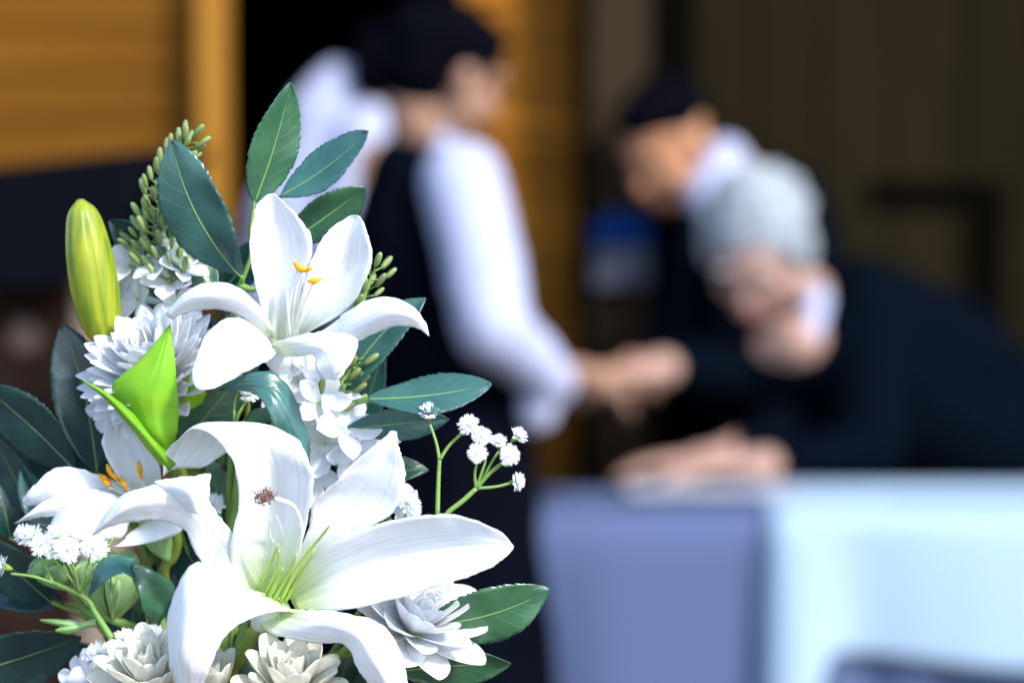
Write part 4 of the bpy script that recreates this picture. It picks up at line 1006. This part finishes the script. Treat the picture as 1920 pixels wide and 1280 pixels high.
gyp('gypsophila sprig with eight white heads reaching out at the right of the bouquet', 1.12,
    [(804, 775, 0, -.1, .8, .6, .95), (879, 797, -2, -.2, .6, .75, .95), (902, 820, -4, .2, .5, .85, .9), (935, 830, 0, 0, .8, .6, .75), (953, 852, -5, .5, .1, .9, .95), (895, 851, -7, -.1, .3, .95, .9), (970, 818, 0, .75, .6, .4, .85), (968, 903, 0, .9, .1, .45, .8)],
    [([(820, 966, 0), (822, 900, 0), (824, 862, 0)], [1.5, 1.3, 1.2]), ([(824, 862, 0), (818, 830, 0), (806, 795, 0)], [1.2, .9, .9]), ([(824, 862, 0), (842, 835, 0), (868, 810, -1)], [1.2, 1.0, .9]),
     ([(818, 1010, 2), (835, 966, 0), (868, 938, 0), (893, 915, 0)], [1.7, 1.6, 1.6, 1.5]), ([(893, 915, 0), (930, 912, 0), (958, 905, 0)], [1.1, .9, .9]), ([(893, 915, 0), (890, 890, -3), (894, 868, -6)], [1.1, .9, .8]),
     ([(893, 915, 0), (905, 880, -2), (910, 860, -3), (903, 838, -4)], [1.1, .9, .8, .8]), ([(893, 915, 0), (920, 885, -2), (943, 866, -4)], [1.3, 1.2, .9]), ([(905, 900, 0), (920, 870, 0), (935, 845, 0)], [1.1, .9, .8]), ([(920, 886, 0), (950, 860, 0), (966, 835, 0)], [1.1, .9, .8]),
     ([(818, 1010, 2), (820, 985, 1), (820, 966, 0)], [1.6, 1.5, 1.5]), ([(818, 1010, 2), (760, 1120, 20), (560, 1300, 40), (420, 1540, 50)], [1.7, 1.8, 2, 2])])
gyp('gypsophila sprig with a cluster of white heads below the left lily', 1.135,
    [(62, 1008, 0, -.5, .6, .6, 1.15), (78, 1022, -3, 0, .4, .9, 1.0), (110, 1006, -2, -.2, .7, .7, 1.15), (127, 1032, -5, 0, .2, 1, 1.15), (150, 1012, -2, .2, .7, .7, 1.0), (175, 1028, -4, .4, .2, .9, 1.2), (6, 1062, 0, -.9, .3, .4, 1.0), (45, 1002, 2, -.6, .6, .5, .9), (98, 1030, -2, -.2, .3, .9, .9)],
    [([(215, 1205, 0), (180, 1150, 0), (160, 1120, 0), (100, 1092, 0)], [2.4, 2.0, 1.8, 1.4]), ([(100, 1092, 0), (60, 1080, 0), (20, 1075, 0)], [1.2, 1.0, .9]), ([(100, 1095, 0), (85, 1060, 0), (66, 1020, 0)], [1.1, .9, .8]), ([(160, 1120, 0), (125, 1075, -2), (90, 1035, -2)], [1.1, .9, .8]),
     ([(150, 1110, -2), (140, 1070, -4), (130, 1045, -5)], [1.1, .9, .8]), ([(150, 1110, -2), (160, 1070, -4), (172, 1042, -4)], [1.1, .9, .8]), ([(160, 1120, 0), (130, 1060, 0), (112, 1020, 0)], [1.1, .9, .8]), ([(150, 1110, 2), (190, 1050, 4), (214, 1005, 6)], [1.0, .8, .6]),
     ([(215, 1205, 0), (230, 1240, 2), (250, 1290, 5), (380, 1540, 40)], [2.4, 2.4, 2.4, 2.4])])
gyp('small gypsophila sprig above the cream chrysanthemums at the bottom left', 1.13,
    [(185, 1225, 0, -.6, .5, .6, 1.0), (210, 1222, -3, .1, .5, .8, 1.0), (235, 1200, 0, .3, .8, .5, 1.0), (290, 1190, 2, -.2, .6, .7, .9), (170, 1235, 2, -.8, .2, .5, .8)],
    [([(240, 1262, 0), (225, 1245, 0), (212, 1232, -2)], [1.2, 1, .8]), ([(240, 1262, 0), (215, 1250, 0), (190, 1235, 0)], [1.2, .9, .8]), ([(245, 1275, 0), (243, 1240, 0), (236, 1212, 0)], [1.2, 1, .8]), ([(250, 1280, 0), (280, 1230, 2), (290, 1202, 2)], [1.1, 1, .8]), ([(240, 1262, 0), (262, 1300, 6), (385, 1540, 40)], [1.4, 1.8, 2])])
gyp('gypsophila sprig half hidden under the curling leaf below the top lily', 1.14,
    [(472, 740, 0, -.1, .6, .7, 1.0), (508, 765, -2, .3, .4, .8, 1.0), (450, 720, 2, -.5, .7, .5, .9), (525, 730, 2, .3, .8, .4, .9)],
    [([(440, 800, 2), (448, 775, 0), (462, 752, 0)], [1.3, 1, .9]), ([(440, 800, 2), (470, 785, 0), (500, 775, -1)], [1.3, 1, .9]), ([(440, 800, 2), (440, 760, 2), (448, 730, 2)], [1.1, 1, .9]), ([(455, 795, 2), (495, 765, 2), (520, 742, 2)], [1.1, .9, .9]), ([(440, 800, 2), (430, 900, 20), (420, 1200, 50), (405, 1540, 50)], [1.6, 1.8, 2, 2])])
gyp('lone gypsophila head in the gap left of the large lily upper petal', 1.16, [(400, 948, 0, -.1, .5, .8, 1.1), (385, 955, 4, -.6, .4, .7, .8)], [([(404, 960, 0), (412, 1010, 4), (400, 1540, 40)], [1.0, 1.5, 2])])
gyp('gypsophila heads behind the petal tip right of the large lily', 1.14, [(700, 960, 4, -.1, .5, .8, 1.0), (765, 945, 2, .5, .5, .7, 1.1), (828, 1112, 0, .3, .8, .5, .9)], [([(765, 955, 2), (750, 1000, 6), (730, 1060, 10), (410, 1540, 50)], [1.0, 1.3, 1.6, 2]), ([(700, 970, 4), (720, 1010, 8), (730, 1060, 10)], [.9, 1.1, 1.3]), ([(828, 1122, 0), (790, 1160, 6), (680, 1240, 20)], [.9, 1.1, 1.3])])

# ---------------- seed sprays
def bead_mesh():
    V, F, U = tube_data([Vector((0, 0, z)) for z in (0, .25, .6, .9, 1.0)], [.10, .17, .19, .13, .03], 10, 10)
    return unit_mesh('bead_mesh', V, F, M_seed)
BM_ = bead_mesh()
SG = 'green seed sprays in the bouquet'
def seeds(label, D, path, n, spread, size=.0078, z=0):
    t = thing('seed_spray', label, 'plant', PX(*path[0], D), SG)
    P = [PX(x, y, D) for x, y in path]
    tube('stem', P, [.0014, .0011, .0007], M_stem, t)
    dn = down(P[0], D); tube('lower_stem', dn, [.0014, .0018, .002, .002], M_stem, t)
    for i in range(n):
        f = i / (n - 1); c = catmull(P, f); ax_ = (catmull(P, min(1, f + .05)) - catmull(P, max(0, f - .05))).normalized()
        ph_ = i * 2.4; e1 = ax_.orthogonal().normalized(); e2 = ax_.cross(e1); rad = e1 * math.cos(ph_) + e2 * math.sin(ph_)
        out = (rad * spread * (1 - .35 * f) + ax_ * .004) * random.uniform(.45, 1.1)
        b = c + out; d = (rad * .5 + ax_ * .9).normalized(); s = size * random.uniform(.8, 1.15)
        bo = place('seed_bead', BM_, t, b, d.orthogonal(), d, s)
        # short stalk as part of the spray
        tube('bead_stalk', [c, c.lerp(b, .6) + ax_ * .0004, b + d * s * .05], [.0004, .0004, .0004], M_stem, t, 5, 5)
    return t
seeds('tall green seed spray leaning left beside the big upper leaf', 1.165, [(322, 540), (300, 440), (305, 360), (356, 262)], 84, .0120)
seeds('short green seed spray left of the small upper blossoms', 1.17, [(300, 520), (282, 480), (262, 450)], 22, .009)
seeds('green seed spray behind the right erect petal of the top lily', 1.15, [(640, 600), (676, 570), (700, 510)], 22, .009)
seeds('green seed spray under the top lily beside the right leaves', 1.15, [(610, 780), (640, 720), (668, 670)], 28, .010)

# ---------------- pale green bud (lower left) 
gb = thing('flower_bud', 'pale green half opened flower bud under the left gypsophila cluster', 'bud', PX(200, 1150, 1.17))
UP_green = unit_petal('petal_mesh_green', M_palegreen, .30, .8, .25, .5, 6, 9, .02)
cg = PX(212, 1160, 1.165); ag = DV(.05, .95, .3)
for n, ang, ln in ((5, 12, .030), (6, 24, .029), (7, 40, .027)): blob_petal_ring(gb, UP_green, cg, ag, n, ang, ln, .1, 1.1, random.random())
cg2 = PX(130, 1105, 1.17)
for n, ang, ln in ((4, 20, .020), (5, 45, .020)): blob_petal_ring(gb, UP_green, cg2, DV(-.5, .7, .5), n, ang, ln, .1, .9, random.random())
for (xa_, ya_, xb_, yb_) in ((75, 1160, 178, 1172), (103, 1180, 180, 1165)):
    petal(gb, [[(xa_, ya_, -6), (xa_ + 1, ya_ + 2, -7), (xa_ + 2, ya_ + 4, -6)], [((xa_ + xb_) / 2, (ya_ + yb_) / 2 - 6, -4), ((xa_ + xb_) / 2, (ya_ + yb_) / 2 + 3, -8), ((xa_ + xb_) / 2, (ya_ + yb_) / 2 + 12, -4)], [(xb_, yb_ - 4, 0), (xb_, yb_, -1), (xb_, yb_ + 4, 0)]], 1.15, m=M_palegreen, name='sepal', nu=9, nv=20)
tube('stem', down(cg), [.0025, .0025, .003, .003], M_stem, gb)
tube('branch', [cg2, PX(170, 1150, 1.175), cg], [.0015, .002, .002], M_stem, gb)

# ---------------- leaf sprays
LGp = 'leafy sprays in the bouquet'
s1 = thing('leaf_spray', 'upright spray of three toothed leaves rising above the top lily', 'leaves', PX(470, 560, 1.14), LGp)
leaf(s1, (478, 378), (545, 155), 94, 1.14, M_leafg, roll=18, fold=.16, wmax=.46, z0=5, z1=-4, bend=4)
leaf(s1, (524, 369), (691, 247), 96, 1.14, M_leaft, roll=-38, fold=.10, wmax=.52, z0=4, z1=-12, bend=5)
leaf(s1, (545, 452), (684, 352), 98, 1.145, M_leafg, roll=30, fold=.14, wmax=.5, z0=4, z1=-2, bend=3)
mesh('stem', *join([tube_data(pp(1.145, *P_), [v_ * .8 for v_ in r_], 8) for P_, r_ in (
    ([(450, 535, 8), (470, 480, 4), (470, 430, 2), (478, 376, 0)], [.0016, .0013, .0012, .001]), ([(470, 430, 2), (500, 392, 2), (526, 368, 0)], [.0012, .001, .001]),
    ([(470, 470, 4), (510, 470, 4), (546, 452, 4)], [.0012, .001, .001]), ([(450, 535, 8), (470, 542, 6), (490, 540, 4)], [.0022, .0018, .0012]))])[:2], M_stem, s1)
tube('lower_stem', down(PX(450, 533, 1.153)), [.0016, .002, .0025, .0025], M_stem, s1)
s2 = thing('leaf_spray', 'spray with the broad upright leaf and a darker leaf beside the seed spray', 'leaves', PX(440, 560, 1.15), LGp)
leaf(s2, (452, 520), (322, 262), 136, 1.145, M_leaft, roll=-22, fold=.12, wmax=.52, z0=4, z1=-6, bend=-14)
leaf(s2, (400, 540), (306, 388), 100, 1.16, M_leafg, roll=25, fold=.12, wmax=.45, z0=4, z1=2, bend=-8)
leaf(s2, (320, 500), (206, 414), 74, 1.18, M_leafd, roll=-20, fold=.15, wmax=.5)
leaf(s2, (400, 560), (500, 450), 80, 1.18, M_leafd, roll=-20, fold=.15, wmax=.5)
mesh('stem', *join([tube_data(pp(1.152, *P_), [v_ * .8 for v_ in r_], 8) for P_, r_ in (([(430, 640, 10), (440, 580, 6), (455, 540, 2), (453, 518, -4)], [.002, .0016, .0012, .001]), ([(440, 580, 6), (420, 560, 8), (400, 540, 8)], [.0014, .0012, .001]))])[:2], M_stem, s2)
tube('lower_stem', down(PX(430, 638, 1.162)), [.002, .002, .0025, .0025], M_stem, s2)
s3 = thing('leaf_spray', 'spray of toothed leaves tinted teal for sky gloss, spreading right under the top lily', 'leaves', PX(650, 760, 1.15), LGp)
leaf(s3, (640, 740), (799, 560), 92, 1.155, M_leaft, roll=-30, fold=.12, wmax=.5, z1=-4, bend=-10)
leaf(s3, (690, 748), (921, 719), 96, 1.13, M_leaft, roll=-40, fold=.10, wmax=.5, z1=-6, bend=12)
leaf(s3, (640, 808), (842, 786), 74, 1.145, M_leaft, roll=28, fold=.12, wmax=.5, z1=2, bend=-6)
leaf(s3, (690, 880), (803, 880), 56, 1.165, M_leafg, roll=-20, fold=.1, wmax=.42, bend=4)
mesh('stem', *join([tube_data(pp(1.148, *P_), [v_ * .8 for v_ in r_], 8) for P_, r_ in (([(600, 860, 12), (630, 800, 6), (655, 760, 0), (698, 747, -14)], [.0022, .0022, .002, .0018]), ([(630, 800, 6), (640, 770, 6), (642, 740, 6)], [.0016, .0014, .001]), ([(600, 860, 12), (640, 870, 14), (690, 880, 14)], [.0014, .0012, .001]), ([(620, 815, 6), (630, 812, 4), (642, 808, 0)], [.0014, .0012, .001]))])[:2], M_stem, s3)
tube('lower_stem', down(PX(600, 860, 1.16)), [.0022, .0022, .0025, .0025], M_stem, s3)
s4 = thing('leaf_spray', 'two dark green toothed leaves low at the right of the bouquet', 'leaves', PX(780, 1200, 1.15), LGp)
leaf(s4, (800, 1170), (1030, 1104), 118, 1.14, M_leafg, roll=24, fold=.10, wmax=.48, z1=-4, bend=6, serr=.05, nteeth=16)
leaf(s4, (745, 1258), (958, 1243), 92, 1.15, M_leafg, roll=20, fold=.12, wmax=.5, bend=-6, serr=.05, nteeth=16)
leaf(s4, (735, 1150), (840, 1085), 60, 1.16, M_leafd, roll=-20, fold=.1)
mesh('stem', *join([tube_data(pp(1.155, *P_), [v_ * .8 for v_ in r_], 8) for P_, r_ in (([(690, 1300, 14), (740, 1220, 4), (802, 1170, -14)], [.0022, .0018, .0012]), ([(690, 1300, 14), (720, 1270, 4), (747, 1258, -4)], [.0018, .0014, .001]))])[:2], M_stem, s4)
tube('lower_stem', down(PX(690, 1300, 1.169)), [.0022, .0022, .0025, .0025], M_stem, s4)
s5 = thing('leaf_spray', 'dark leaves fanning out at the left edge below the long bud', 'leaves', PX(190, 900, 1.18), LGp)
kd = dict(ribmat=M_ribd)
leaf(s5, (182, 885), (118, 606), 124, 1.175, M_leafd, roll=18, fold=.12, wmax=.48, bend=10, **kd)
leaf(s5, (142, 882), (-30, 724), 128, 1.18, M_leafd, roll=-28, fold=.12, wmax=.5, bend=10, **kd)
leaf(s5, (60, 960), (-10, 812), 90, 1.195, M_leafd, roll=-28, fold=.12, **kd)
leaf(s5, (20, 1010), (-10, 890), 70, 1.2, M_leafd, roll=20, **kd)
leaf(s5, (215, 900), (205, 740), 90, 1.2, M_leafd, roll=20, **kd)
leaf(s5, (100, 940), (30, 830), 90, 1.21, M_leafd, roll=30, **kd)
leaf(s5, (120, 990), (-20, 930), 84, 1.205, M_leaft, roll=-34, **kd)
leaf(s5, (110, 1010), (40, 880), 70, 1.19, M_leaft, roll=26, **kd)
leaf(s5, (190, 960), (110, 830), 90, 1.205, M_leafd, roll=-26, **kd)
mesh('stem', *join([tube_data(pp(1.182, *P_), [v_ * .8 for v_ in r_], 8) for P_, r_ in (([(260, 1000, 10), (200, 930, 4), (182, 884, -4)], [.0018, .0015, .0012]), ([(200, 930, 4), (170, 900, 2), (142, 882, 0)], [.0016, .0013, .001]), ([(230, 965, 8), (120, 990, 14), (60, 958, 12)], [.0014, .0012, .001]), ([(120, 990, 14), (60, 1020, 16), (18, 1008, 16)], [.0012, .001, .001]), ([(150, 985, 12), (130, 1000, 16), (110, 1010, 8)], [.0012, .001, .001]), ([(230, 965, 8), (210, 970, 16), (190, 960, 22)], [.0012, .001, .001]), ([(215, 950, 8), (216, 925, 14), (215, 900, 18)], [.0014, .0012, .001]), ([(150, 985, 12), (120, 960, 22), (100, 940, 28)], [.0012, .0011, .001]))])[:2], M_stemy, s5)
tube('lower_stem', down(PX(260, 1000, 1.192)), [.0018, .002, .0025, .0025], M_stemy, s5)
s6 = thing('leaf_spray', 'large dark leaves in the bottom left corner', 'leaves', PX(150, 1200, 1.17), LGp)
leaf(s6, (96, 1128), (-30, 1008), 110, 1.18, M_leafd, roll=-24, bend=8, **kd)
leaf(s6, (-60, 1260), (152, 1192), 130, 1.165, M_leafd, roll=24, bend=6, fold=.16, **kd)
leaf(s6, (120, 1130), (-20, 1130), 60, 1.19, M_leafd, roll=24, bend=6, **kd)
leaf(s6, (262, 1250), (150, 1060), 96, 1.205, M_leafd, roll=-24, bend=6, **kd)
leaf(s6, (262, 1255), (300, 1040), 92, 1.21, M_leafg, roll=24, bend=6, **kd)
leaf(s6, (250, 1258), (90, 1210), 80, 1.2, M_leafd, roll=30, bend=-6, **kd)
mesh('stem', *join([tube_data(pp(1.18, *P_), [v_ * .8 for v_ in r_], 8) for P_, r_ in (([(260, 1260, 10), (180, 1170, 4), (96, 1128, 0)], [.0018, .0015, .0012]), ([(180, 1170, 4), (150, 1140, 8), (120, 1130, 10)], [.0015, .0013, .001]), ([(260, 1290, 10), (60, 1350, 0), (-60, 1262, -14)], [.0018, .0015, .0012]), ([(260, 1260, 10), (330, 1400, 10), (395, 1545, 0)], [.002, .002, .002]), ([(260, 1290, 10), (330, 1400, 10), (395, 1545, 0)], [.002, .002, .002]))])[:2], M_stemy, s6)
# curled leaves
cl = thing('curling_leaf', 'long ribbed green leaf curling over in the middle between both open lilies', 'leaf', PX(480, 760, 1.125))
petal(cl, [[(412, 730, 0), (414, 731, 0), (416, 732, 0)], [(455, 702, -6), (464, 720, -6), (472, 736, -7)], [(505, 697, -5), (508, 730, -9), (500, 765, -12)], [(543, 728, -3), (534, 765, -9), (514, 800, -11)], [(568, 785, 0), (556, 812, -6), (530, 832, -6)], [(582, 843, 0), (572, 855, -4), (556, 864, -3)], [(580, 892, -2), (579, 892, -3), (577, 892, -2)]], 1.125, m=M_leaft, name='leaf_blade', grooves=-.0010, ruffle=.0012, rfreq=130)
petal(cl, [[(535, 765, -4), (520, 790, 2), (500, 790, 6)], [(510, 760, 0), (480, 770, 5), (470, 800, 10)], [(470, 770, 10), (455, 800, 12), (450, 830, 16)]], 1.125, m=M_leafg, name='leaf_underside')
tube('stem', [PX(455, 815, 1.14), PX(440, 950, 1.16), PX(420, 1200, 1.17), BASE()], [.0015, .002, .0025, .0025], M_stem, cl)
c2 = thing('curling_leaf', 'folded green leaf arching over beside the pale green bud at the lower left', 'leaf', PX(285, 1180, 1.13))
petal(c2, [[(166, 1117, -2), (167, 1117, -2), (168, 1116, -2)], [(178, 1068, -6), (188, 1078, -8), (196, 1090, -10)], [(205, 1042, -4), (218, 1056, -8), (228, 1074, -12)], [(255, 1046, 0), (250, 1062, -4), (246, 1080, -10)]], 1.135, m=M_leaft, name='leaf_blade', ruffle=.0004)
petal(c2, [[(250, 1050, -4), (247, 1062, -7), (245, 1072, -4)], [(290, 1070, -4), (272, 1095, -8), (258, 1105, -10)], [(328, 1098, 4), (295, 1125, -5), (268, 1145, -8)], [(318, 1140, 2), (300, 1155, -4), (280, 1165, 0)], [(290, 1180, 4), (287, 1182, 3), (284, 1182, 4)]], 1.135, m=M_leafg, name='leaf_blade', ruffle=.0004)
tube('stem', [PX(250, 1072, 1.138), PX(275, 1130, 1.14), PX(287, 1180, 1.14), PX(300, 1300, 1.16), BASE()], [.0018, .0025, .0028, .003], M_stemy, c2)
# broad plain leaves behind the lilies
s7 = thing('leaf_spray', 'broad olive green leaves filling the middle between the lilies', 'leaves', PX(400, 900, 1.17), LGp)
leaf(s7, (325, 860), (485, 672), 104, 1.16, M_leafg, roll=18, bend=-6, serr=.0, label='olive green leaf under the top lily')
leaf(s7, (430, 1080), (395, 860), 90, 1.17, M_leafg, roll=24, serr=0)
leaf(s7, (400, 1120), (330, 960), 90, 1.185, M_leafd, roll=-24, serr=0)
leaf(s7, (450, 1000), (440, 780), 96, 1.18, M_leafg, roll=-30, serr=0)
leaf(s7, (560, 860), (470, 720), 96, 1.18, M_leafd, roll=-30, serr=0)
leaf(s7, (300, 1120), (400, 1010), 80, 1.2, M_leafd, roll=-30, serr=0)
mesh('stem', *join([tube_data(pp(1.18, *P_), [v_ * .8 for v_ in r_], 8) for P_, r_ in (([(420, 1240, 14), (430, 1080, 0), (405, 960, -4), (398, 870, -6)], [.003, .0028, .0026, .0022]), ([(420, 1160, 6), (340, 1000, 0), (325, 860, -14)], [.0018, .0015, .001]), ([(428, 1080, 4), (450, 1040, 2), (450, 1000, 0)], [.0018, .0015, .001]), ([(440, 1060, 4), (540, 960, 6), (560, 862, 2)], [.0018, .0015, .001]), ([(420, 1200, 10), (405, 1150, 8), (400, 1120, 8)], [.0018, .0015, .001]), ([(418, 1230, 10), (340, 1160, 18), (300, 1122, 20)], [.0018, .0015, .001]), ([(420, 1240, 14), (415, 1400, 14), (405, 1545, 0)], [.003, .003, .003]))])[:2], M_stemy, s7)
s8 = thing('leaf_spray', 'dark green leaves in the shade beneath the large lily at the bottom', 'leaves', PX(600, 1250, 1.18), LGp)
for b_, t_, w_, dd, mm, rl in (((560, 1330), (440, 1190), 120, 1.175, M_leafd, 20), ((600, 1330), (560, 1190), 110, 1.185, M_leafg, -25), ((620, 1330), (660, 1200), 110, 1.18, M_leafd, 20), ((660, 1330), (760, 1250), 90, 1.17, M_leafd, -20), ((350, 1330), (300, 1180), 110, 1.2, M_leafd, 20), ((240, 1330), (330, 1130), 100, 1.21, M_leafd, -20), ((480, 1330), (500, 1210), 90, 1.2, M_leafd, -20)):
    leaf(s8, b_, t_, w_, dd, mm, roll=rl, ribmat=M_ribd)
mesh('stem', *join([tube_data([PX(x, 1330, d_), PX((x + 400) / 2, 1420, 1.18), PX(402, 1545, 1.17)], [.001, .0018, .002], 7) for x, d_ in ((560, 1.175), (600, 1.185), (620, 1.18), (660, 1.17), (350, 1.2), (240, 1.21), (480, 1.2))])[:2], M_stemy, s8)
s9 = thing('leaf_spray', 'hidden dark leaves behind the top lily and blossoms', 'leaves', PX(470, 760, 1.2), LGp)
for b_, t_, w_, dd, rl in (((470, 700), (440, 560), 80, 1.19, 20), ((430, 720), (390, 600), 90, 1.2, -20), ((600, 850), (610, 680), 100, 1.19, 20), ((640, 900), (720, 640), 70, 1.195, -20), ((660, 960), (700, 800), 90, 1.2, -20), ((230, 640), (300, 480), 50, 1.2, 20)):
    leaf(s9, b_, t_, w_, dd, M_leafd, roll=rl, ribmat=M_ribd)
mesh('stem', *join([tube_data([PX(x, y, d_), PX((x + 430) / 2, (y + 1200) / 2, 1.21), PX(410, 1545, 1.17)], [.001, .0016, .002], 7) for x, y, d_ in ((470, 700, 1.19), (430, 720, 1.2), (600, 850, 1.19), (640, 900, 1.195), (660, 960, 1.2), (230, 640, 1.2))])[:2], M_stemy, s9)
